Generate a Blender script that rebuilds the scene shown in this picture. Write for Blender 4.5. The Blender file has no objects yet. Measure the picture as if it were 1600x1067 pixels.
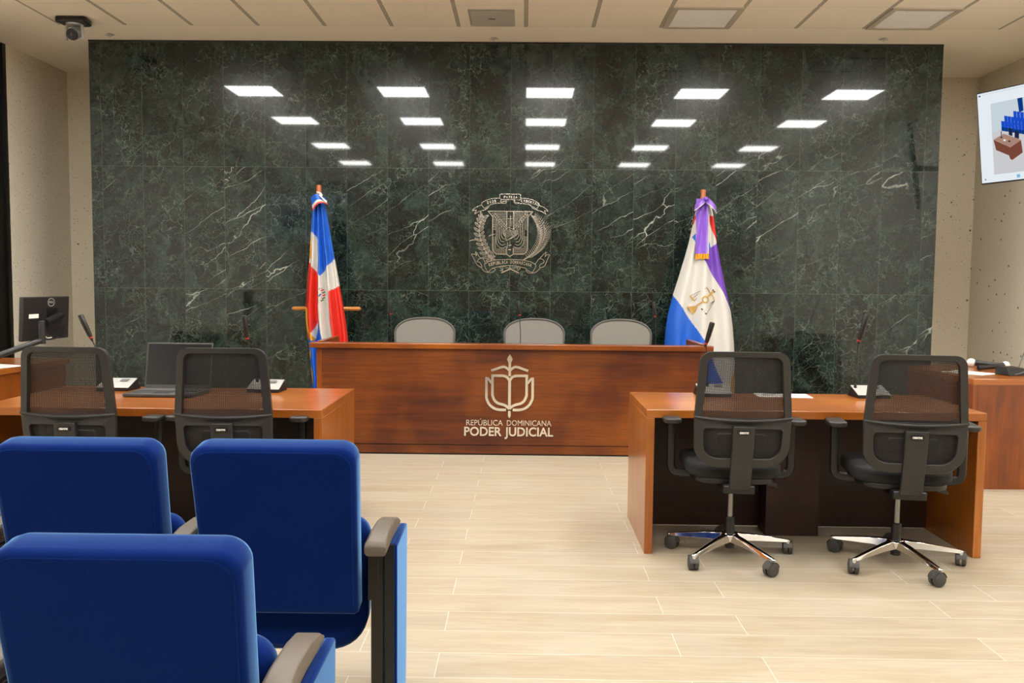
import bpy, math, random
from mathutils import Vector, Matrix
random.seed(7)
D = bpy.data; SC = bpy.context.scene; COL = SC.collection
PI = math.pi; sin = math.sin; cos = math.cos; R = math.radians

# ---------------------------------------------------------------- camera, world, exposure
f_px = 1356.0; pitch = .0675; yaw = .0128; roll = .0091; EYE = 1.38
fw = Vector((-sin(yaw), cos(yaw), 0)); rt = Vector((cos(yaw), sin(yaw), 0)); up = Vector((0, 0, 1))
f2 = fw*cos(pitch) - up*sin(pitch); u2 = up*cos(pitch) + fw*sin(pitch)
r2 = rt*cos(roll) + u2*sin(roll); u3 = u2*cos(roll) - rt*sin(roll)
cam = D.objects.new('camera', D.cameras.new('camera')); COL.objects.link(cam)
cam.data.sensor_width = 36; cam.data.lens = f_px/1600*36; cam.data.clip_start = .05
cam.matrix_world = Matrix(((r2.x, u3.x, -f2.x, 0), (r2.y, u3.y, -f2.y, 0), (r2.z, u3.z, -f2.z, EYE), (0, 0, 0, 1)))
cam.data.dof.use_dof = False
SC.camera = cam
w = D.worlds.new('world'); SC.world = w; w.use_nodes = True
w.node_tree.nodes['Background'].inputs[0].default_value = (.5, .5, .5, 1)
w.node_tree.nodes['Background'].inputs[1].default_value = .05
vs = SC.view_settings; vs.view_transform = 'Standard'; vs.look = 'None'; vs.exposure = 0.0; vs.gamma = 1; vs.use_curve_mapping = False
LIGHT = 42.0                      # radiance of the lit ceiling panels
LIGHT_COL = (1.0, .985, .95, 1)

# ---------------------------------------------------------------- materials
def newmat(name):
    m = D.materials.new(name); m.use_nodes = True
    nt = m.node_tree; nt.nodes.clear()
    out = nt.nodes.new('ShaderNodeOutputMaterial'); b = nt.nodes.new('ShaderNodeBsdfPrincipled')
    nt.links.new(b.outputs[0], out.inputs[0])
    return m, nt, b, out
class N:
    """tiny node helper"""
    def __init__(s, nt): s.nt = nt
    def n(s, t, **k):
        x = s.nt.nodes.new(t)
        for a, v in k.items(): setattr(x, a, v)
        return x
    def l(s, a, b): s.nt.links.new(a, b)
    def inp(s, sock, v):
        if isinstance(v, bpy.types.NodeSocket): s.l(v, sock)
        else: sock.default_value = v
    def math(s, op, a, b=0.0, c=None, clamp=False):
        x = s.n('ShaderNodeMath', operation=op, use_clamp=clamp); s.inp(x.inputs[0], a); s.inp(x.inputs[1], b)
        if c is not None: s.inp(x.inputs[2], c)
        return x.outputs[0]
    def vmath(s, op, a, b):
        x = s.n('ShaderNodeVectorMath', operation=op); s.inp(x.inputs[0], a); s.inp(x.inputs[1], b); return x.outputs[0]
    def mix(s, f, a, b):
        x = s.n('ShaderNodeMix', data_type='RGBA'); s.inp(x.inputs[0], f); s.inp(x.inputs[6], a); s.inp(x.inputs[7], b); return x.outputs[2]
    def noise(s, vec, scale, detail=4, rough=.5, dist=0):
        x = s.n('ShaderNodeTexNoise'); s.inp(x.inputs['Vector'], vec); x.inputs['Scale'].default_value = scale
        x.inputs['Detail'].default_value = detail; x.inputs['Roughness'].default_value = rough; x.inputs['Distortion'].default_value = dist
        return x.outputs[0]
    def mapr(s, v, a, b, c, d, smooth=False):
        x = s.n('ShaderNodeMapRange'); x.interpolation_type = 'SMOOTHSTEP' if smooth else 'LINEAR'
        s.inp(x.inputs[0], v)
        for i, q in enumerate((a, b, c, d)): x.inputs[i+1].default_value = q
        return x.outputs[0]
    def obj(s): return s.n('ShaderNodeTexCoord').outputs['Object']
    def sep(s, v):
        x = s.n('ShaderNodeSeparateXYZ'); s.l(v, x.inputs[0]); return x.outputs
    def comb(s, a, b, c):
        x = s.n('ShaderNodeCombineXYZ'); s.inp(x.inputs[0], a); s.inp(x.inputs[1], b); s.inp(x.inputs[2], c); return x.outputs[0]
    def bump(s, h, strength, dist, b):
        x = s.n('ShaderNodeBump'); x.inputs['Strength'].default_value = strength; x.inputs['Distance'].default_value = dist
        s.l(h, x.inputs['Height']); s.l(x.outputs[0], b.inputs['Normal'])
def rgb(h):
    """sRGB hex -> linear RGBA"""
    c = [int(h[i:i+2], 16)/255 for i in (0, 2, 4)]
    return tuple((v/12.92 if v <= .04045 else ((v+.055)/1.055)**2.4) for v in c) + (1,)
def sc(h, f): return tuple(min(1, a*b) for a, b in zip(rgb(h), f)) + (1,)
def plain(name, col, rough=.5, metal=0, spec=.5, noise=0.0, nscale=40, bump=0, coat=0, sheen=0):
    m, nt, b, o = newmat(name); g = N(nt)
    if isinstance(col, str): col = rgb(col)
    b.inputs['Roughness'].default_value = rough; b.inputs['Metallic'].default_value = metal
    b.inputs['Specular IOR Level'].default_value = spec; b.inputs['Coat Weight'].default_value = coat
    if sheen:
        b.inputs['Sheen Weight'].default_value = sheen; b.inputs['Sheen Roughness'].default_value = .5
    v = g.obj(); n = g.noise(v, nscale, 3)
    k = noise or .04
    a = tuple(c*(1-k) for c in col[:3]) + (1,); c2 = tuple(min(1, c*(1+k)) for c in col[:3]) + (1,)
    g.l(g.mix(n, a, c2), b.inputs['Base Color'])
    if bump: g.bump(g.noise(v, nscale*3, 2), bump, .002, b)
    return m
def glow(name, col, strength):
    m = D.materials.new(name); m.use_nodes = True; nt = m.node_tree; nt.nodes.clear()
    o = nt.nodes.new('ShaderNodeOutputMaterial'); e = nt.nodes.new('ShaderNodeEmission')
    e.inputs[0].default_value = rgb(col) if isinstance(col, str) else col; e.inputs[1].default_value = strength
    nt.links.new(e.outputs[0], o.inputs[0]); return m

def wood(name, axis, dark, mid, light, rough=.32, coat=.25, scale=1.0, k=(1, 1, 1)):
    """varnished timber, grain running along the given axis"""
    m, nt, b, o = newmat(name); g = N(nt); v = g.obj()
    st = {'x': (.7, 9, 9), 'y': (9, .7, 9), 'z': (9, 9, .7)}[axis]
    v1 = g.vmath('MULTIPLY', v, tuple(q*scale for q in st))
    st2 = {'x': (3, 120, 120), 'y': (120, 3, 120), 'z': (120, 120, 3)}[axis]
    v2 = g.vmath('MULTIPLY', v, tuple(q*scale for q in st2))
    n1 = g.noise(v1, 1.0, 5, .6, 1.2); n2 = g.noise(v2, 1.0, 3, .6); n3 = g.noise(v, 1.6, 3, .5)
    c = g.mix(g.mapr(n1, .3, .7, 0, 1), sc(dark, k), sc(mid, k))
    c = g.mix(g.mapr(n3, .42, .68, 0, .8), c, sc(light, k))
    c = g.mix(g.mapr(n2, .46, .66, 0, .42), c, sc(dark, k))
    g.l(c, b.inputs['Base Color'])
    b.inputs['Roughness'].default_value = rough; b.inputs['Coat Weight'].default_value = coat; b.inputs['Coat Roughness'].default_value = .12
    g.bump(n2, .06, .002, b)
    return m
W = {a: wood('cherry_wood_'+a, a, '582907', '8c4710', 'a9611c', k=(.95, .85, .4)) for a in 'xyz'}
WL = {a: wood('desk_wood_'+a, a, '7d4518', 'a4662c', 'b87a3a', rough=.28, coat=.4, k=(1.0, .84, .45)) for a in 'xyz'}
WD = {a: wood('bench_front_wood_'+a, a, '451b02', '7c3e07', 'a06016', rough=.42, coat=.0, k=(.72, .56, .12)) for a in 'x'}

# green marble slabs 0.4 x 1.19 m
def marble_mat():
    m, nt, b, o = newmat('green_marble'); g = N(nt); v = g.obj(); s = g.sep(v)
    xs = g.math('DIVIDE', g.math('ADD', s[0], 3.738+4.0), .4); zs = g.math('DIVIDE', g.math('SUBTRACT', 3.677, s[2]), 1.19)
    ix = g.math('FLOOR', xs); iz = g.math('FLOOR', zs)
    wn = g.n('ShaderNodeTexWhiteNoise', noise_dimensions='3D'); g.l(g.comb(ix, iz, 0), wn.inputs[0])
    off = g.vmath('SCALE', wn.outputs['Color'], (0, 0, 0)); off.node.inputs['Scale'].default_value = .35
    pv = g.vmath('ADD', v, off)                      # slight break at each joint
    off2 = g.vmath('SCALE', wn.outputs['Color'], (0, 0, 0)); off2.node.inputs['Scale'].default_value = 9
    pv2 = g.vmath('ADD', v, off2)                    # full break
    warp = g.n('ShaderNodeTexNoise'); g.l(pv2, warp.inputs['Vector']); warp.inputs['Scale'].default_value = 3.2; warp.inputs['Detail'].default_value = 6
    wv = g.vmath('SUBTRACT', warp.outputs['Color'], (.5, .5, .5))
    wsc = g.n('ShaderNodeVectorMath', operation='SCALE'); g.l(wv, wsc.inputs[0]); wsc.inputs['Scale'].default_value = .5
    p3 = g.vmath('ADD', pv2, wsc.outputs[0])
    cloud = g.noise(g.vmath('MULTIPLY', p3, (3.4, 1, 1.7)), 1.6, 9, .68, .6)
    base = g.mix(g.mapr(cloud, .40, .66, 0, 1), (.0020, .0042, .0034, 1), (.018, .034, .027, 1))
    base = g.mix(g.mapr(g.noise(p3, 5.5, 8, .75), .52, .72, 0, .6), base, (.060, .096, .072, 1))
    base = g.mix(g.mapr(g.noise(pv2, 2.0, 3), .5, .75, 0, .40), base, (.012, .011, .008, 1))
    # fine crackle
    def vein(vec, scale, width, lo, hi, msc, seed):
        vo = g.n('ShaderNodeTexVoronoi', feature='DISTANCE_TO_EDGE'); g.l(vec, vo.inputs['Vector']); vo.inputs['Scale'].default_value = scale
        e = g.mapr(vo.outputs['Distance'], 0, width, 1, 0, True)
        k = g.mapr(g.noise(g.vmath('ADD', pv2, (seed, seed, seed)), msc, 3), lo, hi, 0, 1)
        return g.math('MULTIPLY', e, k)
    w2 = g.n('ShaderNodeTexNoise'); g.l(pv2, w2.inputs['Vector']); w2.inputs['Scale'].default_value = 9; w2.inputs['Detail'].default_value = 5
    ws2 = g.n('ShaderNodeVectorMath', operation='SCALE'); g.l(g.vmath('SUBTRACT', w2.outputs['Color'], (.5, .5, .5)), ws2.inputs[0]); ws2.inputs['Scale'].default_value = .22
    p4 = g.vmath('ADD', pv2, ws2.outputs[0])
    base = g.mix(g.math('MULTIPLY', vein(p4, 7.5, .024, .44, .62, 2.6, 3.1), .6), base, (.17, .22, .17, 1))
    base = g.mix(g.math('MULTIPLY', vein(p4, 17, .045, .44, .66, 4, 7.7), .5), base, (.12, .165, .13, 1))
    # speckle
    sp = g.n('ShaderNodeTexVoronoi'); g.l(p3, sp.inputs['Vector']); sp.inputs['Scale'].default_value = 60
    base = g.mix(g.math('MULTIPLY', g.mapr(sp.outputs['Distance'], .08, .26, 1, 0), g.mapr(g.noise(pv2, 16, 3), .46, .66, 0, .8)), base, (.17, .22, .18, 1))
    # long rising white veins running over several slabs, strongest in the middle and lower rows to the right
    sr = g.sep(pv)
    a = R(33)
    al = g.math('ADD', g.math('MULTIPLY', sr[0], cos(a)), g.math('MULTIPLY', sr[2], sin(a)))
    ac = g.math('SUBTRACT', g.math('MULTIPLY', sr[2], cos(a)), g.math('MULTIPLY', sr[0], sin(a)))
    lv = g.comb(g.math('MULTIPLY', al, .42), 0, g.math('MULTIPLY', ac, 2.9))
    w3 = g.n('ShaderNodeTexNoise'); g.l(pv, w3.inputs['Vector']); w3.inputs['Scale'].default_value = 4.5; w3.inputs['Detail'].default_value = 7
    ws3 = g.n('ShaderNodeVectorMath', operation='SCALE'); g.l(g.vmath('SUBTRACT', w3.outputs['Color'], (.5, .5, .5)), ws3.inputs[0]); ws3.inputs['Scale'].default_value = .22
    vo = g.n('ShaderNodeTexVoronoi', feature='DISTANCE_TO_EDGE'); g.l(g.vmath('ADD', lv, ws3.outputs[0]), vo.inputs['Vector']); vo.inputs['Scale'].default_value = 1.6
    wide = g.mapr(g.noise(pv, 3.2, 4), .42, .74, .002, .020)
    e = g.math('SUBTRACT', 1.0, g.math('DIVIDE', vo.outputs['Distance'], wide), clamp=True)
    k = g.mapr(g.noise(g.vmath('ADD', pv, (11, 0, 4)), 1.1, 3), .50, .62, 0, 1)
    band = g.mapr(g.math('ABSOLUTE', g.math('SUBTRACT', s[2], 1.62)), .75, 1.15, 1, .06)
    e = g.math('MULTIPLY', g.math('MULTIPLY', e, k), band)
    base = g.mix(g.math('MULTIPLY', e, .8), base, (.50, .53, .45, 1))
    # joints
    fx = g.math('FRACT', xs); fz = g.math('FRACT', zs)
    jx = g.math('LESS_THAN', g.math('MINIMUM', fx, g.math('SUBTRACT', 1.0, fx)), .0035)
    jz = g.math('LESS_THAN', g.math('MINIMUM', fz, g.math('SUBTRACT', 1.0, fz)), .0014)
    j = g.math('MAXIMUM', jx, jz)
    base = g.mix(g.math('MULTIPLY', j, .7), base, (.09, .115, .09, 1))
    g.l(base, b.inputs['Base Color'])
    b.inputs['Roughness'].default_value = .24; b.inputs['Specular IOR Level'].default_value = .18
    b.inputs['Coat Weight'].default_value = .6; b.inputs['Coat Roughness'].default_value = .035; b.inputs['Coat IOR'].default_value = 1.55
    return m
M_MARBLE = marble_mat()

def concrete_mat():
    m, nt, b, o = newmat('concrete'); g = N(nt); v = g.obj()
    n = g.noise(v, 1.4, 6, .6); n2 = g.noise(v, 70, 3, .7)
    c = g.mix(n, rgb('ebe0c9'), rgb('f9f0dc')); c = g.mix(g.mapr(n2, .35, .7, 0, .5), c, rgb('cabfb0'))
    def pits(sc, r, d, seed):
        vo = g.n('ShaderNodeTexVoronoi'); g.l(g.vmath('ADD', v, (seed, 0, seed)), vo.inputs['Vector']); vo.inputs['Scale'].default_value = sc
        keep = g.math('LESS_THAN', g.sep(vo.outputs['Color'])[0], d)
        return g.math('MULTIPLY', g.mapr(vo.outputs['Distance'], r*.5, r, 1, 0), keep)
    p = g.math('MAXIMUM', pits(9, .13, .40, 0), pits(24, .15, .4, 5)); p = g.math('MAXIMUM', p, g.math('MULTIPLY', pits(60, .2, .35, 9), .6))
    c = g.mix(g.math('MULTIPLY', p, .92), c, rgb('3d352a'))
    g.l(c, b.inputs['Base Color']); b.inputs['Roughness'].default_value = .9; b.inputs['Specular IOR Level'].default_value = .2
    g.bump(g.math('SUBTRACT', n2, p), .3, .004, b)
    return m
M_CONC = concrete_mat()

FF = (.66, .74, .84)
def floor_mat():
    m, nt, b, o = newmat('wood_look_tiles'); g = N(nt); v = g.obj(); s = g.sep(v)
    ys = g.math('DIVIDE', g.math('SUBTRACT', s[1], 3.152 - 20*.2045), .2045); iy = g.math('FLOOR', ys)
    odd = g.math('MODULO', iy, 2.0)                       # rows alternate between two joint offsets
    xs = g.math('DIVIDE', g.math('ADD', g.math('SUBTRACT', s[0], .6-12), g.math('MULTIPLY', odd, -.3)), 1.2); ix = g.math('FLOOR', xs)
    wn = g.n('ShaderNodeTexWhiteNoise', noise_dimensions='2D'); g.l(g.comb(ix, iy, 0), wn.inputs[0])
    off = g.n('ShaderNodeVectorMath', operation='SCALE'); g.l(wn.outputs['Color'], off.inputs[0]); off.inputs['Scale'].default_value = 30
    p = g.vmath('ADD', v, off.outputs[0])
    n1 = g.noise(g.vmath('MULTIPLY', p, (1.3, 10, 1)), 1.2, 6, .62, .8); n2 = g.noise(g.vmath('MULTIPLY', p, (5, 120, 1)), 1, 4, .65); n3 = g.noise(p, 3.2, 4)
    c = g.mix(g.mapr(n1, .3, .72, 0, 1), sc('cdb798', FF), sc('b79c79', FF))
    c = g.mix(g.mapr(n2, .42, .75, 0, .55), c, sc('9f8565', FF)); c = g.mix(g.mapr(n3, .48, .74, 0, .45), c, sc('bdb09c', FF))
    c = g.mix(g.math('MULTIPLY', wn.outputs['Value'], .22), c, sc('ddc7a6', FF))
    fx = g.math('FRACT', xs); fy = g.math('FRACT', ys)
    j = g.math('MAXIMUM', g.math('LESS_THAN', g.math('MINIMUM', fx, g.math('SUBTRACT', 1.0, fx)), .0012), g.math('LESS_THAN', g.math('MINIMUM', fy, g.math('SUBTRACT', 1.0, fy)), .0068))
    c = g.mix(g.math('MULTIPLY', j, .8), c, sc('efe6d2', FF))
    g.l(c, b.inputs['Base Color']); b.inputs['Roughness'].default_value = .42; b.inputs['Specular IOR Level'].default_value = .4
    g.bump(n2, .05, .002, b)
    return m
M_FLOOR = floor_mat()

def ceiling_mat():
    m, nt, b, o = newmat('ceiling_board'); g = N(nt); v = g.obj(); s = g.sep(v)
    xs = g.math('DIVIDE', g.math('ADD', s[0], 4.265+6.09), .609); ys = g.math('DIVIDE', g.math('SUBTRACT', 8.045+6.1, s[1]), .61)
    inx = g.math('MULTIPLY', g.math('GREATER_THAN', s[0], -4.27), g.math('LESS_THAN', s[0], 4.27)); iny = g.math('LESS_THAN', s[1], 8.052)
    ins = g.math('MULTIPLY', inx, iny)
    fx = g.math('FRACT', xs); fy = g.math('FRACT', ys)
    dx = g.math('MINIMUM', fx, g.math('SUBTRACT', 1.0, fx)); dy = g.math('MINIMUM', fy, g.math('SUBTRACT', 1.0, fy))
    bar = g.math('MAXIMUM', g.math('LESS_THAN', dx, .020), g.math('LESS_THAN', dy, .014))
    n = g.noise(v, 160, 3, .7); n3 = g.noise(v, 1.2, 3)
    tile = g.mix(n, rgb('f6ead4'), rgb('fdf2de')); gyp = g.mix(n3, rgb('fbf0db'), rgb('fff5e2'))
    edge = g.math('MULTIPLY', g.math('LESS_THAN', g.math('ABSOLUTE', g.math('SUBTRACT', dx, .024)), .005), .75)
    tile = g.mix(edge, tile, rgb('7d7461'))
    tile = g.mix(bar, tile, rgb('b9b09c')); tile = g.mix(g.math('MULTIPLY', g.math('LESS_THAN', dy, .014), g.math('GREATER_THAN', dx, .02)), tile, rgb('efe6d4'))
    g.l(g.mix(ins, gyp, tile), b.inputs['Base Color']); b.inputs['Roughness'].default_value = .95; b.inputs['Specular IOR Level'].default_value = .1
    return m
M_CEIL = ceiling_mat()

def fabric_mat(name, c1, c2, sheen=.4):
    m, nt, b, o = newmat(name); g = N(nt); v = g.obj()
    wv = g.noise(v, 420, 2, .8); n = g.noise(v, 7, 4)
    c = g.mix(wv, c1, c2); g.l(g.mix(g.mapr(n, .3, .7, 0, .25), c, c1), b.inputs['Base Color'])
    b.inputs['Roughness'].default_value = .9; b.inputs['Specular IOR Level'].default_value = .08
    b.inputs['Sheen Weight'].default_value = sheen; b.inputs['Sheen Roughness'].default_value = .31; b.inputs['Sheen Tint'].default_value = (.26, .56, 1, 1)
    g.bump(wv, .25, .001, b); return m
M_BLUE = fabric_mat('blue_seat_fabric', (.0004, .0085, .078, 1), (.0009, .015, .128, 1), 1.0)
def mesh_mat(name, col, cell, bar):
    """woven chair mesh: threads with real gaps between them"""
    m, nt, b, o = newmat(name); g = N(nt); v = g.obj(); s = g.sep(v)
    fx = g.math('FRACT', g.math('DIVIDE', g.math('ADD', s[0], 10.0), cell)); fz = g.math('FRACT', g.math('DIVIDE', s[2], cell*1.15))
    t = g.math('MAXIMUM', g.math('LESS_THAN', fx, bar), g.math('LESS_THAN', fz, bar))
    b.inputs['Base Color'].default_value = rgb(col); b.inputs['Roughness'].default_value = .7
    tr = g.n('ShaderNodeBsdfTransparent'); mx = g.n('ShaderNodeMixShader'); g.l(t, mx.inputs[0]); g.l(tr.outputs[0], mx.inputs[1]); g.l(b.outputs[0], mx.inputs[2])
    g.l(mx.outputs[0], o.inputs[0]); return m
M_MESH = mesh_mat('black_chair_mesh', '0c0b0b', .0046, .60)
M_GMESH = plain('grey_chair_weave', '7b7972', .8, noise=.22, nscale=180)
M_GFRAME = plain('grey_chair_frame', '55534e', .5)
M_PLAS = plain('dark_grey_plastic', '232221', .42, noise=.08, nscale=200, bump=.15)
M_BLACK = plain('black_plastic', '0f0f10', .4); M_SEATB = plain('black_seat_fabric', '121314', .9)
M_CHROME = plain('polished_aluminium', (.82, .82, .84, 1), .09, 1); M_STEEL = plain('polished_steel', (.86, .83, .78, 1), .12, 1)
M_STEEL2 = plain('brushed_steel', (.80, .78, .74, 1), .22, 1)
M_GASCOL = plain('steel_column', '8a8a88', .3, .9); M_CASTER = plain('caster_rubber', '3b3a38', .5)
M_ARM = plain('taupe_armrest', '574d42', .45, noise=.06, nscale=60); M_BROWNMETAL = plain('dark_brown_steel', '1a1613', .4)
M_BLACKPANEL = plain('black_wall_panel', '060707', .35); M_WHITE = plain('white_plaster', 'efebe2', .9)
M_BACKWALL = plain('beige_back_wall', 'a3957f', .9); M_PAPER = plain('white_paper', 'f0eee8', .8); M_INK = plain('black_ink', '222222', .7)
M_SILVER = plain('silver_grey_plastic', 'a8a8a4', .35, .2); M_GREYPL = plain('grey_plastic', '5b5b59', .45); M_RED = plain('red_ring', 'c01a10', .4)
M_LAPTOP = plain('laptop_graphite', '4a4a4a', .4, .4); M_SCREEN_OFF = plain('dark_glass_screen', '10151d', .12, spec=.7); M_KEYS = plain('laptop_keys', '191919', .5)
M_FOAM = plain('white_foam', 'ded5cf', .95, bump=.3, nscale=150)
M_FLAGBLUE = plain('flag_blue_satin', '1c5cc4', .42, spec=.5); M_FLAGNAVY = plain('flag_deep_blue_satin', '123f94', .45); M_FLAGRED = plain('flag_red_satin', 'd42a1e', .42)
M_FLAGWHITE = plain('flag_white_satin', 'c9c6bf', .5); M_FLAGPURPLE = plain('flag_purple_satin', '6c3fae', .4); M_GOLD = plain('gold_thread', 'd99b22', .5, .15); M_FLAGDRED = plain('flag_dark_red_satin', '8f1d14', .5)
M_LILAC = plain('lilac_satin', '8a5fca', .38); M_EMBG = plain('embroidered_gold', 'b8924a', .6); M_EMBD = plain('embroidered_brown', '4f3c22', .7)
M_POLE = plain('varnished_pole_wood', 'a5561f', .3, coat=.4); M_BARWOOD = plain('light_varnished_wood', 'b9752c', .3, coat=.3); M_CORD = plain('white_cord', 'e8e4da', .8)
M_LAMP = glow('ceiling_panel_light', LIGHT_COL, LIGHT); M_OFFPANEL = plain('unlit_panel_diffuser', 'fffdf8', .6); M_FRAMEW = plain('white_metal_frame', 'c2b8a5', .5)
M_VENT = plain('vent_metal', 'bfb9ad', .5)
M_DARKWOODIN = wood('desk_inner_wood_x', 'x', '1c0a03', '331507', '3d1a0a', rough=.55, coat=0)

# ---------------------------------------------------------------- mesh builder
class MB:
    def __init__(s): s.V = []; s.F = []; s.M = []
    def add(s, vs_, fs, m=0):
        o = len(s.V); s.V += [tuple(v) for v in vs_]; s.F += [tuple(i+o for i in f) for f in fs]; s.M += [m]*len(fs); return s
    def box(s, x0, x1, y0, y1, z0, z1, m=0):
        return s.add([(x0, y0, z0), (x1, y0, z0), (x1, y1, z0), (x0, y1, z0), (x0, y0, z1), (x1, y0, z1), (x1, y1, z1), (x0, y1, z1)],
                     [(0, 3, 2, 1), (4, 5, 6, 7), (0, 1, 5, 4), (1, 2, 6, 5), (2, 3, 7, 6), (3, 0, 4, 7)], m)
    def hexa(s, pts, m=0): return s.add(pts, [(0, 3, 2, 1), (4, 5, 6, 7), (0, 1, 5, 4), (1, 2, 6, 5), (2, 3, 7, 6), (3, 0, 4, 7)], m)
    def prism(s, pts, axis, a, b, m=0):
        n = len(pts); f = {'y': lambda p, t: (p[0], t, p[1]), 'z': lambda p, t: (p[0], p[1], t), 'x': lambda p, t: (t, p[0], p[1])}[axis]
        return s.add([f(p, a) for p in pts] + [f(p, b) for p in pts],
                     [tuple(range(n)), tuple(range(2*n-1, n-1, -1))] + [(i, i+n, (i+1) % n+n, (i+1) % n) for i in range(n)], m)
    def tube(s, pts, r, n=10, m=0, caps=True, flat=1.0):
        pts = [Vector(p) for p in pts]; k = len(pts); rs = r if isinstance(r, (list, tuple)) else [r]*k
        vs_ = []; prev = None
        for i, p in enumerate(pts):
            t = (pts[min(i+1, k-1)] - pts[max(i-1, 0)]).normalized()
            if prev is None: prev = t.orthogonal().normalized() if abs(t.z) > .9 else t.cross(Vector((0, 0, 1))).normalized()
            a = (prev - t*prev.dot(t)).normalized(); b_ = t.cross(a); prev = a
            for j in range(n):
                q = 2*PI*j/n; vs_.append(p + a*cos(q)*rs[i] + b_*sin(q)*rs[i]*flat)
        fs = [(i*n+j, i*n+(j+1) % n, (i+1)*n+(j+1) % n, (i+1)*n+j) for i in range(k-1) for j in range(n)]
        if caps: fs += [tuple(range(n-1, -1, -1)), tuple((k-1)*n+j for j in range(n))]
        return s.add(vs_, fs, m)
    def lathe(s, prof, c=(0, 0, 0), n=20, m=0, axis=None):
        """profile of (radius, height) turned round z (or round axis)"""
        A = Matrix.Identity(3) if axis is None else Vector((0, 0, 1)).rotation_difference(Vector(axis)).to_matrix()
        vs_ = []
        for r_, z in prof:
            for j in range(n):
                q = 2*PI*j/n; vs_.append(A @ Vector((r_*cos(q), r_*sin(q), z)) + Vector(c))
        k = len(prof); fs = [(i*n+j, i*n+(j+1) % n, (i+1)*n+(j+1) % n, (i+1)*n+j) for i in range(k-1) for j in range(n)]
        fs += [tuple(range(n-1, -1, -1)), tuple((k-1)*n+j for j in range(n))]
        return s.add(vs_, fs, m)
    def ball(s, c, r, n=16, m=0, sz=1): return s.lathe([(max(r*sin(PI*i/10), 1e-4), -r*cos(PI*i/10)*sz) for i in range(11)], c, n, m)
    def grid(s, fn, nu, nv, m=0, mf=None):
        vs_ = [fn(i/nu, j/nv) for j in range(nv+1) for i in range(nu+1)]
        o = len(s.V); s.V += [tuple(v) for v in vs_]
        for j in range(nv):
            for i in range(nu):
                a = j*(nu+1)+i; s.F.append((o+a, o+a+1, o+a+nu+2, o+a+nu+1)); s.M.append(mf((i+.5)/nu, (j+.5)/nv) if mf else m)
        return s
    def ring(s, outer, inner, yf, t, m=0, closed=True):
        """plate between two outlines of equal length in xz, following depth yf, thickness t"""
        n = len(outer); vs_ = []
        for (x, z) in outer: y = yf(x, z); vs_ += [(x, y-t/2, z), (x, y+t/2, z)]
        for (x, z) in inner: y = yf(x, z); vs_ += [(x, y-t/2, z), (x, y+t/2, z)]
        fs = []
        for i in range(n if closed else n-1):
            j = (i+1) % n; a, b_, c, d = 2*i, 2*j, 2*n+2*i, 2*n+2*j
            fs += [(a, b_, d, c), (a+1, c+1, d+1, b_+1), (a, a+1, b_+1, b_), (c, d, d+1, c+1)]
        if not closed: fs += [(0, 2*n, 2*n+1, 1), (2*n-2, 2*n-1, 4*n-1, 4*n-2)]
        return s.add(vs_, fs, m)
    def strip(s, pts, wd, yf=0, t=.006, m=0, closed=False):
        """raised line in the xz plane: front face t in front of yf"""
        k = len(pts); P = [Vector((p[0], p[1])) for p in pts]; yfun = yf if callable(yf) else (lambda x, z: yf)
        L = []; Rr = []
        for i in range(k):
            a = P[(i-1) % k] if (closed or i) else P[i]; c = P[(i+1) % k] if (closed or i < k-1) else P[i]
            d1 = (P[i]-a); d2 = (c-P[i]); d1 = d1.normalized() if d1.length > 1e-9 else d2.normalized(); d2 = d2.normalized() if d2.length > 1e-9 else d1
            nrm = Vector((-(d1+d2).y, (d1+d2).x)); nrm = nrm.normalized() if nrm.length > 1e-6 else Vector((-d1.y, d1.x))
            q = max(.45, nrm.dot(Vector((-d1.y, d1.x)))); ww = wd[i] if isinstance(wd, (list, tuple)) else wd
            L.append(P[i]+nrm*ww/2/q); Rr.append(P[i]-nrm*ww/2/q)
        vs_ = []
        for i in range(k):
            for q in (L[i], Rr[i]):
                y = yfun(q.x, q.y); vs_ += [(q.x, y-t, q.y), (q.x, y, q.y)]
        fs = []
        for i in range(k if closed else k-1):
            j = (i+1) % k; a = 4*i; b_ = 4*j
            fs += [(a, a+2, b_+2, b_), (a, b_, b_+1, a+1), (a+2, a+3, b_+3, b_+2), (a+1, b_+1, b_+3, a+3)]
        if not closed: fs += [(0, 1, 3, 2), (4*k-4, 4*k-2, 4*k-1, 4*k-3)]
        return s.add(vs_, fs, m)
    def text(s, body, x, y, z, size, width=None, t=.003, rot=0, m=0, bold=0, align='CENTER', spacing=1.0, mat4=None):
        """lettering facing -y, baseline at z"""
        cu = D.curves.new('t', 'FONT'); cu.body = body; cu.size = size; cu.extrude = t/2; cu.offset = bold; cu.align_x = align; cu.space_character = spacing; cu.resolution_u = 3
        o = D.objects.new('t', cu); COL.objects.link(o); bpy.context.view_layer.update()
        me = D.meshes.new_from_object(o.evaluated_get(bpy.context.evaluated_depsgraph_get()))
        co = [v.co.copy() for v in me.vertices]; fs = [tuple(p.vertices) for p in me.polygons]
        D.objects.remove(o); D.meshes.remove(me); D.curves.remove(cu)
        if not co: return s
        if width:
            x0 = min(c.x for c in co); x1 = max(c.x for c in co); k = width/(x1-x0); mid = (x0+x1)/2
            for c in co: c.x = (c.x-mid)*k if align == 'CENTER' else (c.x-x0)*k
        vs_ = [(x + c.x*cos(rot)-c.y*sin(rot), y-c.z-t/2, z + c.x*sin(rot)+c.y*cos(rot)) for c in co]
        if mat4 is not None: vs_ = [mat4 @ Vector(v) for v in vs_]
        return s.add(vs_, fs, m)
    def xf(s, M4): s.V = [tuple(M4 @ Vector(v)) for v in s.V]; return s
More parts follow.
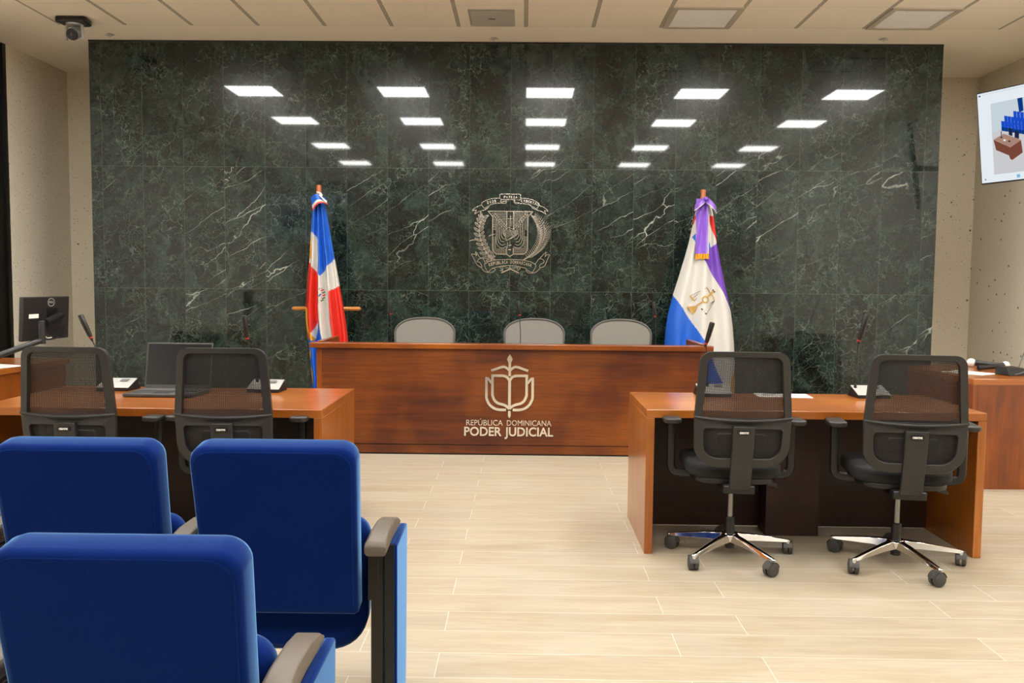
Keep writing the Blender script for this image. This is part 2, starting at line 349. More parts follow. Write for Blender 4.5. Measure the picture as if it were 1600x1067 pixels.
    def build(s, name, mats, parent=None, loc=None, bevel=0, seg=2, sub=0, ang=38, world=False, flatshade=False):
        me = D.meshes.new(name); base = Vector(loc) if loc is not None else Vector((0, 0, 0))
        if world and parent is not None: base = parent.location.copy()
        me.from_pydata([tuple(Vector(v)-base) for v in s.V], [], s.F)
        if not isinstance(mats, (list, tuple)): mats = [mats]
        for q in mats: me.materials.append(q)
        me.polygons.foreach_set('material_index', s.M); me.validate(); me.update()
        if not flatshade:
            me.polygons.foreach_set('use_smooth', [True]*len(me.polygons)); me.set_sharp_from_angle(angle=R(ang))
        o = D.objects.new(name, me); COL.objects.link(o)
        if parent is not None: o.parent = parent
        elif loc is not None: o.location = loc
        if bevel:
            b = o.modifiers.new('bevel', 'BEVEL'); b.width = bevel; b.segments = seg; b.limit_method = 'ANGLE'; b.angle_limit = R(35); b.harden_normals = False
        if sub:
            q = o.modifiers.new('sub', 'SUBSURF'); q.levels = sub; q.render_levels = sub
        return o
def tag(o, label, cat, group=None):
    o['label'] = label; o['category'] = cat
    if group: o['group'] = group
    return o
def thing(name, label, cat, loc=(0, 0, 0), rz=0, group=None):
    o = D.objects.new(name, None); COL.objects.link(o); o.location = loc; o.rotation_euler = (0, 0, rz); o.empty_display_size = .1
    return tag(o, label, cat, group)
def struct(o): o['kind'] = 'structure'; return o
def dup(root, loc, rz, label, group=None):
    r = root.copy(); COL.objects.link(r); r.location = loc; r.rotation_euler = (0, 0, rz); r['label'] = label
    if group: r['group'] = group
    def rec(src, dst):
        for ch in list(src.children):
            c = ch.copy(); COL.objects.link(c); c.parent = dst; rec(ch, c)
    rec(root, r); return r
def fillet(corners, n=6):
    """rounded polygon from (x, z, radius) corners"""
    out = []; k = len(corners)
    for i, (x, z, r_) in enumerate(corners):
        p = Vector((x, z)); a = Vector(corners[i-1][:2]); c = Vector(corners[(i+1) % k][:2])
        da = (a-p).normalized(); dc = (c-p).normalized(); an = da.angle(dc)
        tl = r_/math.tan(an/2); cen = p + (da+dc).normalized()*(r_/sin(an/2)); s0 = p+da*tl-cen; e0 = p+dc*tl-cen
        a0 = math.atan2(s0.y, s0.x); a1 = math.atan2(e0.y, e0.x); dd = (a1-a0+PI) % (2*PI)-PI
        for j in range(n+1):
            q = a0+dd*j/n; out.append((cen.x+r_*cos(q), cen.y+r_*sin(q)))
    return out
def curve(pts, n=6):
    """Catmull-Rom through 2D or 3D points"""
    P = [Vector(p) for p in pts]; out = []
    for i in range(len(P)-1):
        a = P[max(i-1, 0)]; b = P[i]; c = P[i+1]; d = P[min(i+2, len(P)-1)]
        for j in range(n):
            t = j/n; out.append(.5*((2*b)+(c-a)*t+(2*a-5*b+4*c-d)*t*t+(3*b-a-3*c+d)*t**3))
    out.append(P[-1]); return [tuple(p) for p in out]

# ---------------------------------------------------------------- room
H = 3.696; MY = 8.544; XL = -5.16; XR = 5.03; YB = 9.87; YR = -3.2
struct(MB().box(XL-.2, XR+.2, YR-.2, YB+.2, -.15, 0).build('floor', M_FLOOR))
struct(MB().box(XL-.2, XR+.2, YR-.2, YB+.2, H, H+.15).build('ceiling', M_CEIL))
struct(MB().box(-4.248, 4.003, MY, YB, 0, H-.012).build('wall_centre', M_MARBLE))
struct(MB().box(-4.248, 4.003, MY-.004, MY+.02, H-.012, H).build('trim_1', M_BLACKPANEL))
struct(MB().box(XL-.2, XR+.2, YB, YB+.2, 0, H).build('wall_front', M_CONC))
struct(MB().box(XL-.2, XL, 8.72, YB, 0, H).build('wall_left_front', M_CONC))
struct(MB().box(XL-.2, XL, YR, 7.6, 0, H).build('wall_left', M_WHITE))
struct(MB().box(XL-.2, XL-.02, 7.6, 8.72, 0, H).box(XL-.03, XL-.005, 7.6, 7.66, 0, H).box(XL-.03, XL-.005, 8.66, 8.72, 0, H).build('door_1', M_BLACKPANEL))
struct(MB().box(XR, XR+.2, 7.6, YB, 0, H).build('wall_right_front', M_CONC))
struct(MB().box(XR, XR+.2, YR, 7.6, 0, H).build('wall_right', M_WHITE))
struct(MB().box(XL-.2, XR+.2, YR-.2, YR, 0, H).build('wall_back', M_BACKWALL))

# ---------------------------------------------------------------- ceiling fittings
t = thing('ceiling_light', '', 'ceiling light', (0, 0, H), group='lit square ceiling panels over the public area')
MB().ring(fillet([(-.3, -.3, .002), (.3, -.3, .002), (.3, .3, .002), (-.3, .3, .002)], 1), fillet([(-.285, -.285, .002), (.285, -.285, .002), (.285, .285, .002), (-.285, .285, .002)], 1), lambda x, z: -.006, .012).xf(Matrix(((1, 0, 0, 0), (0, 0, 1, 0), (0, 1, 0, 0), (0, 0, 0, 1)))).build('frame', M_FRAMEW, t)
MB().box(-.286, .286, -.286, .286, -.008, -.0005).build('diffuser', M_LAMP, t)
first = True
LROWS = [(6.35, 'row nearest the marble'), (4.42, 'second row from the marble'), (2.12, 'third row from the marble'), (-.02, 'fourth row from the marble')]
LCOLS = [(-3.31, 'far left column'), (-1.485, 'second column from left'), (.295, 'middle column'), (2.125, 'second column from right'), (3.955, 'far right column')]
for ly, rn in LROWS:
    for lx, cn in LCOLS:
        lab = 'lit square ceiling panel, %s, %s' % (cn, rn)
        if first: t.location = (lx, ly, H); t['label'] = lab; first = False
        else: dup(t, (lx, ly, H), 0, lab)
def unlit(x0, x1, y0, y1, label):
    t = thing('ceiling_light', label, 'ceiling light', ((x0+x1)/2, (y0+y1)/2, H))
    a, b = (x1-x0)/2, (y1-y0)/2
    sw = Matrix(((1, 0, 0, 0), (0, 0, 1, 0), (0, 1, 0, 0), (0, 0, 0, 1)))
    MB().ring([(-a, -b), (a, -b), (a, b), (-a, b)], [(-a+.045, -b+.045), (a-.045, -b+.045), (a-.045, b-.045), (-a+.045, b-.045)], lambda x, z: -.006, .012).xf(sw).build('frame', M_FRAMEW, t)
    MB().box(-a+.044, a-.044, -b+.044, b-.044, -.004, -.0005).build('diffuser', M_OFFPANEL, t)
unlit(1.235, 1.83, 7.45, 8.04, 'unlit pale ceiling panel above the purple flag, right of the middle')
unlit(3.06, 3.65, 7.45, 8.04, 'unlit pale ceiling panel near the right wall above the television')
t = thing('ceiling_vent', 'square metal ceiling diffuser near the middle, above the coat of arms', 'vent', (-.3, 7.77, H))
MB().box(-.2, .2, -.235, .235, -.006, -.0005).build('frame', M_VENT, t, bevel=.002)
MB().box(-.185, .185, -.22, .22, -.014, -.009).box(-.02, .02, -.02, .02, -.009, -.005).build('face_plate', M_VENT, t, bevel=.002)
MB().box(-.03, .03, -.008, .008, -.0155, -.013).build('slot', M_BROWNMETAL, t)
for (hx, hy, wh) in ((-3.94, 8.34, 'left, beside the ceiling camera'), (-.304, 8.4, 'in the middle, in front of the vent'), (3.346, 8.35, 'right, near the television')):
    b = MB(); b.lathe([(.03, -.004), (.03, -.001)], n=14); b.tube([(-.045, 0, -.008), (-.02, 0, -.018), (0, 0, -.01), (.02, 0, -.018), (.045, 0, -.008)], .004, 6); b.tube([(0, 0, -.002), (0, 0, -.03)], .006, 8)
    tag(b.build('ceiling_hook', M_VENT, loc=(0, 0, 0)), 'tiny metal ceiling hook above the marble wall, ' + wh, 'hook').location = (hx, hy, H)

t = thing('ceiling_camera', 'black and silver pan tilt camera hanging from the ceiling at left', 'camera', (-4.03, 7.86, H))
b = MB(); b.prism(fillet([(-.14, -.09, .03), (.14, -.09, .03), (.115, .1, .04), (-.115, .1, .04)]), 'z', -.05, -.001); b.build('mount', M_BLACK, t, bevel=.01)
b = MB(); b.lathe([(.065, -.062), (.07, -.05)], n=20); b.tube([(-.07, 0, -.06), (-.075, 0, -.16), (-.074, 0, -.19)], .014, 8, flat=.5); b.tube([(.07, 0, -.06), (.075, 0, -.16), (.074, 0, -.19)], .014, 8, flat=.5); b.build('yoke', M_SILVER, t)
ax = Vector((.12, -.9, -.42)).normalized(); c0 = Vector((0, -.0, -.13)); hd = MB().lathe([(.03, -.07), (.05, -.062), (.054, .03), (.05, .055)], c0, 22, axis=ax).build('head', M_SILVER, t)
MB().lathe([(.047, .05), (.05, .062), (.042, .066), (.03, .06)], c0, 22, axis=ax).build('lens_ring', M_BLACK, t)
MB().lathe([(.02, .055), (.019, .062), (.006, .066)], c0, 16, axis=ax).build('lens', M_SCREEN_OFF, t)
MB().box(-.06, -.05, -.0925, -.088, -.03, -.022).build('status_light', M_RED, t)

# ---------------------------------------------------------------- judges' bench
t = thing('judge_bench', 'long reddish wooden judges bench with steel emblem on its front', 'bench', (-.1, 6.9, 0))
MB().box(-1.645, 1.45, 6.87, 6.9, .085, .852).build('front_panel', WD['x'], t, world=True, bevel=.002)
MB().box(-1.635, 1.44, 6.876, 6.9, .012, .079).build('plinth', WD['x'], t, world=True, bevel=.002)
MB().box(-1.63, 1.435, 6.885, 6.91, .0, .09).box(-1.62, 1.43, 6.9, 6.92, .08, .852).build('backing', M_BLACK, t, world=True)
MB().box(-1.695, 1.503, 6.835, 6.955, .852, .895).build('ledge', W['x'], t, world=True, bevel=.006)
MB().box(-1.645, -1.605, 6.866, 6.9, .0, .852).build('stile', W['z'], t, world=True, bevel=.002)
MB().box(1.41, 1.45, 6.866, 6.9, .0, .852).build('stile', W['z'], t, world=True, bevel=.002)
MB().box(-1.645, -1.6, 6.9, 7.52, 0, .905).build('side_panel', W['y'], t, world=True, bevel=.003)
MB().box(1.41, 1.455, 6.9, 7.52, 0, .905).build('side_panel', W['y'], t, world=True, bevel=.003)
MB().box(-1.6, 1.41, 6.92, 7.42, .70, .735).build('worktop', WL['x'], t, world=True, bevel=.003)
# emblem on the bench front
def LG(x, y): return (-.0838+(x-667)*.0007636, .4748-(y-533)*.0007686)
t = thing('court_emblem', 'polished steel book and torch emblem with PODER JUDICIAL lettering on the bench', 'emblem', (-.09, 6.87, .5))
b = MB(); y0 = 6.869; kS = [0]
def S(pts, wd=27, cl=False, m=0):
    kS[0] += 1; b.strip([LG(*p) for p in pts], wd*.000765, y0, .008+.00025*kS[0], m, cl)
def mir(pts): return [(1281-x, y) for x, y in pts]
S([(641, 172), (641, 318)])
b.prism([LG(*p) for p in ((641, 90), (662, 122), (670, 145), (655, 178), (627, 178), (612, 145), (620, 122))], 'y', y0-.010, y0)
wing = curve([(448, 262), (500, 244), (560, 224), (600, 228), (641, 262)]); S(wing, 26); S(mir(wing), 26)
book = curve([(450, 314), (560, 314)], 1)+curve([(575, 315), (612, 328), (641, 366)], 5); S(book, 27); S(mir(book), 27)
S([(641, 350), (641, 655)], 29)
inner = [(462, 302), (462, 490)]+curve([(463, 520), (484, 570), (520, 600), (570, 614), (608, 630), (641, 660)], 5); S(inner, 27); S(mir(inner), 27)
outer = [(400, 330), (400, 540)]+curve([(404, 560), (430, 612), (475, 650), (530, 668), (606, 669)], 5); S(outer, 27); S(mir(outer), 27)
nt_ = [(392, 346), (418, 346), (452, 392)]; S(nt_, 24); S(mir(nt_), 24)
S([(641, 680), (641, 735)]); b.prism([LG(*p) for p in ((627, 733), (655, 733), (641, 758))], 'y', y0-.010, y0)
b.build('book_symbol', M_STEEL, t, world=True, ang=20)
for s_, x0, x1 in (('REPÚBLICA', 192, 573), ('DOMINICANA', 616, 1080)):
    b = MB(); p = LG((x0+x1)/2, 835); b.text(s_, p[0], y0, p[1], .064, width=(x1-x0)*.000764, t=.006); b.build('upper_lettering', M_STEEL, t, world=True)
for s_, x0, x1 in (('PODER', 170, 562), ('JUDICIAL', 592, 1100)):
    b = MB(); p = LG((x0+x1)/2, 942); b.text(s_, p[0], y0, p[1], .100, width=(x1-x0)*.000764, t=.008, bold=.0022); b.build('lower_lettering', M_STEEL, t, world=True)

# ---------------------------------------------------------------- coat of arms on the marble
def EG(x, y): return (-.1185+(x-533.5)*.000938, 1.8282-(y-533.5)*.000932)
ey = MY-.001
t = thing('coat_of_arms', 'openwork steel coat of arms with shield, laurel and palm on the marble', 'emblem', (-.12, MY, 1.83))
def mk(lines, name, wd=7.5, mat=M_STEEL2):
    b = MB()
    for ln in lines:
        w_ = wd
        if isinstance(ln, tuple): ln, w_ = ln
        cl = ln[0] == ln[-1]
        b.strip([EG(*p) for p in (ln[:-1] if cl else ln)], w_*.00074, ey, .0035, 0, cl)
    b.build(name, mat, t, world=True, ang=20)
def mm(ls):
    return [([(1026-x, y) for x, y in (l[0] if isinstance(l, tuple) else l)], l[1]) if isinstance(l, tuple) else [(1026-x, y) for x, y in l] for l in ls]
sh = [[(283, 268), (748, 268), (697, 322), (697, 660), (685, 692), (655, 714), (548, 716), (512, 738), (478, 716), (372, 714), (344, 692), (330, 660), (330, 322), (283, 268)]]
sh += [[(478, 270), (478, 455)], [(547, 270), (547, 455)], [(478, 640), (478, 716)], [(547, 650), (547, 716)]]
mk([(l, 9) for l in sh], 'shield')
st_ = []
for yy in range(288, 465, 17):
    x0 = 300+(yy-268) if yy < 320 else 332
    if yy < 350: st_.append([(x0, yy), (476, yy)])
    else: st_ += [[(332, yy), (368, yy)]] + ([[(380+(yy-350)*.8, yy), (476, yy)]] if yy < 455 else [])
for xx in range(557, 700, 17):
    yb = 460 if xx > 655 else min(460, 345+(655-xx)*1.15)
    st_.append([(xx, 272), (xx, yb)])
for xx in range(344, 478, 17): st_.append([(xx, 532 if xx < 370 else 655), (xx, 690 if xx < 360 else 712)])
for yy in range(534, 712, 17): st_.append([(655 if yy < 640 else 549, yy), (694 if yy < 680 else 680, yy)])
mk([(l, 5.5) for l in st_], 'shield_hatching')
fl = [[(330, 300), (470, 448)], [(352, 290), (480, 430)], [(368, 352), (368, 575), (380, 620), (410, 648), (445, 650), (476, 632)], [(385, 372), (385, 560), (400, 602), (430, 622), (465, 610)],
      [(403, 395), (402, 545), (420, 580), (455, 588)], [(420, 420), (420, 520), (440, 552), (470, 560)], [(437, 450), (438, 500), (455, 525)], [(368, 352), (448, 452), (470, 545)]]
mk([(l, 5.5) for l in fl+mm(fl)]+[([(515, 312), (515, 428)], 7), ([(486, 345), (546, 345)], 7), ([(500, 360), (500, 425)], 4), ([(530, 360), (530, 425)], 4)], 'banners_and_cross')
bk = [[(438, 478), (500, 432), (545, 455), (592, 480), (560, 520), (478, 568), (438, 478)], [(500, 432), (520, 480), (545, 530)]]
for q in range(5): bk += [[(450+q*8, 485+q*15), (475+q*8, 462+q*14), (508+q*7, 462+q*15)], [(515+q*6, 465+q*14), (545+q*3, 470+q*11), (578-q*5, 482+q*8)]]
mk([(l, 5) for l in bk]+[([(470, 573), (530, 545), (595, 500)], 10), ([(487, 590), (487, 650)], 6), ([(512, 568), (512, 640)], 4)], 'bible')
mk([([(290, 527), (320, 515), (352, 506)], 9)], 'laurel_tip')
mk([([(88, 582), (115, 570), (180, 566)], 9)], 'laurel_tip')
mk([([(500, 625), (527, 618)], 12)], 'bead')
mk([([(497, 667), (524, 668)], 14)], 'bead')
# laurel
lv = []
def leaf(cx, cy, ang, ln_=58, wd=13, w_=5.5):
    P = []
    for i in range(13):
        q = 2*PI*i/12; r_ = (cos(q)*ln_/2, sin(q)*wd*(1-.25*cos(q)))
        P.append((cx+r_[0]*cos(ang)-r_[1]*sin(ang), cy+r_[0]*sin(ang)+r_[1]*cos(ang)))
    P[-1] = P[0]; lv.append((P, w_)); lv.append(([(cx-cos(ang)*ln_*.45, cy-sin(ang)*ln_*.45), (cx+cos(ang)*ln_*.3, cy+sin(ang)*ln_*.3)], 4))
stem = curve([(352, 772), (290, 730), (240, 650), (205, 560), (190, 460), (205, 380), (228, 325)], 4)
for i in range(1, len(stem)-1, 2):
    x, y = stem[i]; dx = stem[i+1][0]-stem[i-1][0]; dy = stem[i+1][1]-stem[i-1][1]; a0 = math.atan2(dy, dx)
    k = 1-.25*i/len(stem)
    for sg in (-1, 1): leaf(x+cos(a0+sg*.8)*46*k, y+sin(a0+sg*.8)*46*k, a0+sg*.8, 72*k, 13*k)
leaf(212, 330, -1.5, 60, 12); leaf(262, 322, -.35, 55, 12); leaf(330, 745, -.2, 60, 12); leaf(340, 775, 0, 60, 10)
mk([(stem, 8)]+lv, 'laurel_branch')
# palm
pm = []
stem = curve([(648, 778), (715, 735), (775, 680), (815, 610), (832, 530), (820, 450), (780, 370), (752, 310)], 4)
n = len(stem)
for i in range(3, n-2):
    x, y = stem[i]; fr = i/n
    ln_ = (70+75*sin(PI*min(1, fr*1.15))); a1 = R(-8-48*fr)
    pm.append(([(x, y), (x+cos(a1)*ln_*.5, y+sin(a1)*ln_*.5+5), (x+cos(a1-.12)*ln_, y+sin(a1-.12)*ln_)], [9, 7, 2]))
    if fr > .35:
        a1 -= .35; pm.append(([(x, y), (x+cos(a1)*ln_*.45, y+sin(a1)*ln_*.45+3), (x+cos(a1-.1)*ln_*.85, y+sin(a1-.1)*ln_*.85)], [7, 6, 2]))
    a2 = R(-118-12*fr); l2 = 40+45*fr
    pm.append(([(x, y), (x+cos(a2)*l2*.5-3, y+sin(a2)*l2*.5), (x+cos(a2)*l2, y+sin(a2)*l2)], [9, 7, 3]))
b = MB()
for ln, w_ in [(stem, 16)]+pm:
    b.strip([EG(min(945, p[0]), p[1]) for p in ln], [q*.0006 for q in w_] if isinstance(w_, list) else w_*.00075, ey, .0035)
b.build('palm_branch', M_STEEL2, t, world=True, ang=20)
# ribbons
rb = [[(402, 95), (415, 88), (605, 88), (620, 95), (618, 148), (470, 144), (418, 146), (402, 130), (402, 95)], [(402, 132), (345, 132), (280, 148), (232, 170), (214, 190), (222, 215), (245, 240), (262, 248), (292, 222), (296, 206), (350, 186), (420, 182), (465, 184), (472, 150)],
      [(214, 205), (160, 225), (118, 262), (160, 258), (143, 298), (190, 270), (258, 254)], [(418, 148), (415, 172), (465, 160)], [(250, 235), (285, 215)], [(258, 242), (292, 222)]]
rb2 = [[(618, 130), (690, 134), (760, 152), (800, 176), (812, 192), (800, 222), (775, 245), (735, 225), (728, 206), (690, 192), (620, 184), (560, 184), (553, 150), (600, 148)], [(812, 205), (860, 222), (908, 262), (868, 258), (885, 296), (845, 270), (775, 248)], [(560, 150), (560, 170), (605, 176)], [(738, 215), (780, 235)]]
lo = [[(250, 820), (290, 795), (380, 775), (512, 768), (640, 774), (730, 792), (782, 822), (785, 845), (750, 905), (700, 885), (680, 860), (600, 840), (512, 832), (420, 840), (330, 862), (300, 892), (285, 905), (262, 870), (250, 840), (250, 820)],
      [(285, 905), (330, 905), (360, 885), (355, 866), (325, 868)], [(110, 715), (150, 720), (165, 735), (155, 690), (190, 740), (215, 765)], [(110, 715), (140, 770), (165, 820), (200, 850), (222, 845), (195, 800), (172, 800), (180, 780), (215, 755), (240, 775), (262, 815)],
      [(205, 845), (240, 890), (290, 910)], [(930, 715), (895, 720), (880, 738), (890, 690), (850, 730), (820, 762)], [(930, 715), (900, 780), (880, 830), (850, 850), (825, 848), (830, 820), (868, 800), (862, 770), (820, 760), (790, 800), (775, 815)], [(835, 848), (800, 890), (750, 912), (700, 905), (680, 880)]]
mk([(curve(l, 3) if l[0] != l[-1] else l, 6) for l in rb+rb2], 'upper_ribbon')
mk([(curve(l, 3) if l[0] != l[-1] else l, 6) for l in lo], 'lower_ribbon')
mk([([(400, 850), (420, 858), (440, 890), (410, 885)], 6), ([(425, 910), (470, 890), (520, 866)], 14), ([(610, 910), (565, 890), (512, 866)], 14), ([(440, 842), (440, 880)], 6), ([(405, 845), (480, 840)], 5), ([(590, 845), (592, 880)], 6), ([(560, 850), (625, 858), (600, 885)], 6), ([(515, 832), (515, 880)], 8), ([(470, 860), (560, 860)], 5)], 'bow')
b = MB()
def arc_text(s_, cx, cy, x0, x1, size, sag, base):
    k = len(s_)
    for i, ch in enumerate(s_):
        if ch == ' ': continue
        x = x0+(x1-x0)*(i+.5)/k; u = (x-cx)/((x1-x0)/2); y = base+sag*u*u; an = -math.atan(2*sag*u/((x1-x0)/2)); P = EG(x, y)
        b.text(ch, P[0], ey, P[1], size, width=(x1-x0)/k*.8*.00094*(.45 if ch == 'I' else 1), t=.006, rot=an, bold=.0007)
arc_text('PATRIA', 515, 0, 442, 588, .035, 0, 133)
b.build('lettering', M_STEEL2, t, world=True)
for s_, x0, y0_, x1, y1_ in (('DIOS', 272, 192, 368, 172), ('LIBERTAD', 622, 168, 806, 210)):
    b = MB(); k = len(s_)
    for i, ch in enumerate(s_):
        u = (i+.5)/k; P = EG(x0+(x1-x0)*u, y0_+(y1_-y0_)*(u if s_ == 'DIOS' else u**1.6)); b.text(ch, P[0], ey, P[1], .036, width=abs(x1-x0)/k*.8*.00094*(.4 if ch == 'I' else 1), t=.006, rot=.2 if s_ == 'DIOS' else -.12-.25*u, bold=.0007)
    b.build('lettering', M_STEEL2, t, world=True)
for s_ in ('REPUBLICA           ', '          DOMINICANA'):
    b = MB(); arc_text(s_, 515, 0, 295, 738, .044, 33, 812); b.build('lettering', M_STEEL2, t, world=True)

# ---------------------------------------------------------------- lawyers' desks
def desk(name, label, x0, x1, yf, yb, ztop, rz=0, box=None):
    """open-backed desk with mitred side panels, a set-back modesty panel and a middle pedestal"""
    t = thing(name, label, 'desk', ((x0+x1)/2, (yf+yb)/2, 0), rz)
    hx = (x1-x0)/2; hy = (yb-yf)/2; th = .042
    MB().box(-hx, hx, -hy, hy, ztop-th, ztop).build('desktop', WL['x'], t, bevel=.003)
    for sg in (-1, 1):
        MB().box(min(sg*hx, sg*(hx-th)), max(sg*hx, sg*(hx-th)), -hy, hy, 0, ztop-th).build('side_panel', WL['z'], t, bevel=.002)
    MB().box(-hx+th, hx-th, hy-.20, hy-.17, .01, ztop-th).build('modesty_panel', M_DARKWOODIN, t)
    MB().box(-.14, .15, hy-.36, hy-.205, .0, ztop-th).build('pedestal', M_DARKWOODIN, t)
    return t
desk('lawyer_desk', 'reddish brown wooden desk at right with two black mesh chairs behind it', .63, 2.345, 4.375, 5.09, .745)
desk('lawyer_desk', 'reddish brown wooden desk at left with the open laptop on it', -2.72, -.995, 4.235, 5.10, .745, R(0.6))

def side_desk(label, poly, ztop, inset=()):
    """angled side desk from its plan outline (listed anticlockwise)"""
    cx = sum(p[0] for p in poly)/len(poly); cy = sum(p[1] for p in poly)/len(poly); P = [(x-cx, y-cy) for x, y in poly]
    t = thing('clerk_desk', label, 'desk', (cx, cy, 0)); th = .04
    MB().prism(P, 'z', ztop-th, ztop).build('desktop', WL['x'], t, bevel=.003)
    for i in range(len(P)):
        a = Vector(P[i]); b_ = Vector(P[(i+1) % len(P)]); d = (b_-a).normalized(); n_ = Vector((-d.y, d.x)); o = .025 if i in inset else .0
        a2 = a+n_*o+d*(.05 if i in inset else .035); b2 = b_+n_*o-d*(.05 if i in inset else .0); c2 = b2+n_*.034; d2 = a2+n_*.034
        MB().hexa([(a2.x, a2.y, 0), (b2.x, b2.y, 0), (c2.x, c2.y, 0), (d2.x, d2.y, 0), (a2.x, a2.y, ztop-th), (b2.x, b2.y, ztop-th), (c2.x, c2.y, ztop-th), (d2.x, d2.y, ztop-th)]).build('side_panel', W['z'] if i not in inset else W['x'], t, bevel=.001)
    return t
side_desk('wooden side desk at the far right with two handheld microphones on top', [(3.06, 5.9), (4.08, 5.92), (3.64, 6.95), (3.05, 6.88)], .757)
side_desk('wooden side desk at the far left under the monitor arm', [(-4.3, 5.25), (-3.60, 5.25), (-3.56, 6.75), (-4.22, 6.75)], .757, inset=(1,))

# ---------------------------------------------------------------- office chairs with mesh backs
def make_office_chair(label, loc, rz, base_rot):
    t = thing('office_chair', label, 'chair', loc, rz, None)
    yf = lambda x, z: -.235-.055*max(0, (z-.5))/.56+.55*x*x - (.02*sin(PI*min(1, max(0, (z-.5)/.35))))
    # upper frame
    o = fillet([(-.2275, .745, .002), (-.205, 1.066, .055), (.205, 1.066, .055), (.2275, .745, .002)], 8)
    i_ = fillet([(-.193, .745, .002), (-.172, 1.042, .036), (.172, 1.042, .036), (.193, .745, .002)], 8)
    b = MB(); n = len(o)
    b.ring(o, i_, yf, .026, closed=False); bf = b.build('back_frame', M_PLAS, t, bevel=.005, seg=2)
    b = MB(); b.grid(lambda u, v: ((u-.5)*2*(.199-.024*v), yf((u-.5)*2*(.199-.024*v), .72+.335*v)+.006, .72+.335*v), 14, 14); b.build('mesh_panel', M_MESH, t)
    # lower frame
    o = fillet([(-.2275, .748, .002), (.2275, .748, .002), (.222, .508, .11), (-.222, .508, .11)], 8); i_ = fillet([(-.185, .700, .018), (.185, .700, .018), (.178, .556, .065), (-.178, .556, .065)], 8)
    MB().ring(o, i_, yf, .024).build('lower_frame', M_PLAS, t, bevel=.004)
    b = MB(); b.grid(lambda u, v: ((u-.5)*.38, yf((u-.5)*.38, .545+.165*v)+.008, .545+.165*v), 10, 6); b.build('lower_mesh_panel', M_MESH, t)
    b = MB(); b.tube([((u/10-1)*.2285, yf((u/10-1)*.2285, .745)-.012, .742+.012*abs(u/10-1)**2) for u in range(21)], .0065, 8); b.build('cross_rail', M_PLAS, t)
    # spine
    b = MB(); ys = [(.715, -.012), (.6, -.014), (.5, -.016), (.43, .0), (.392, .03)]
    vs_ = []
    for z, d in ys:
        y = yf(0, max(z, .5))+d-.006; wd = .051-.006*(.715-z)
        vs_ += [(-wd, y, z), (wd, y, z), (wd, y+.026, z), (-wd, y+.026, z)]
    k = len(ys); b.add(vs_, [(4*q+j, 4*q+(j+1) % 4, 4*q+4+(j+1) % 4, 4*q+4+j) for q in range(k-1) for j in range(4)]+[(3, 2, 1, 0), (4*k-4, 4*k-3, 4*k-2, 4*k-1)])
    sp = b.build('spine', M_PLAS, t, bevel=.004)
    lb = MB().prism(fillet([(-.03, .676, .004), (.03, .676, .004), (.03, .696, .004), (-.03, .696, .004)], 3), 'y', yf(0, .69)-.022, yf(0, .69)-.016).build('name_tag', M_BLACK, sp)
    b = MB(); b.text('CREATIVE', 0, yf(0, .69)-.0215, .682, .012, width=.042, t=.001, bold=.0005); b.build('lettering', M_PAPER, sp)
    MB().prism(fillet([(-.115, .60, .02), (.115, .60, .02), (.115, .672, .02), (-.115, .672, .02)], 5), 'y', yf(0, .63)+.03, yf(0, .63)+.055).build('lumbar_pad', M_PLAS, t, bevel=.006)
    # seat
    b = MB(); b.prism(fillet([(-.225, -.17, .12), (.225, -.17, .12), (.24, .28, .09), (-.24, .28, .09)], 6), 'z', .435, .505); b.build('seat', M_SEATB, t, bevel=.022, seg=4)
    b = MB(); b.prism(fillet([(-.20, -.16, .1), (.20, -.16, .1), (.21, .25, .08), (-.21, .25, .08)], 6), 'z', .41, .438); b.box(-.075, .075, -.215, .12, .375, .415); b.build('seat_mechanism', M_BLACK, t, bevel=.006)
    b = MB(); b.tube([(.06, .02, .392), (.20, .02, .388)], .0055, 8); b.hexa([(.18, -.01, .375), (.235, -.01, .362), (.235, .05, .362), (.18, .05, .375), (.18, -.01, .392), (.225, -.01, .386), (.225, .05, .386), (.18, .05, .392)]); b.build('lever', M_PLAS, t, bevel=.002)
    for sg in (-1, 1):
        b = MB(); b.tube(curve([(sg*.17, .03, .425), (sg*.27, .03, .425), (sg*.298, .03, .455), (sg*.30, .03, .52), (sg*.302, .03, .69)], 4), .017, 8, flat=1.3)
        ar = b.build('armrest', M_BLACK, t)
        MB().prism(fillet([(sg*.305-.045, -.09, .03), (sg*.305+.045, -.09, .03), (sg*.305+.04, .15, .035), (sg*.305-.04, .15, .035)], 5), 'z', .69, .716).build('arm_pad', M_PLAS, ar, bevel=.008, seg=3)
    b = MB(); b.lathe([(.014, .14), (.014, .38)], n=16); b.build('gas_column', M_GASCOL, t)
    b = MB(); b.lathe([(.024, .05), (.026, .09), (.03, .125), (.024, .13), (.024, .205), (.02, .21)], n=18); b.build('column_sleeve', M_BLACK, t)
    b = MB(); b.lathe([(.032, .082), (.045, .088), (.047, .118), (.036, .13)], n=24)
    br = R(base_rot)
    for q in range(5):
        a_ = br+q*2*PI/5; dx, dy = cos(a_), sin(a_)
        secs = [(.035, .026, .086, .126), (.12, .021, .083, .116), (.22, .0165, .074, .1), (.305, .012, .066, .084), (.325, .008, .066, .078)]
        vs_ = []
        for r_, w_, z0, z1 in secs:
            for sx, z in ((-1.0, z0), (1.0, z0), (.62, z1), (-.62, z1)): vs_.append((dx*r_-dy*w_*sx, dy*r_+dx*w_*sx, z))
        k = len(secs); b.add(vs_, [(4*i2+j, 4*i2+(j+1) % 4, 4*i2+4+(j+1) % 4, 4*i2+4+j) for i2 in range(k-1) for j in range(4)]+[(3, 2, 1, 0), (4*k-4, 4*k-3, 4*k-2, 4*k-1)])
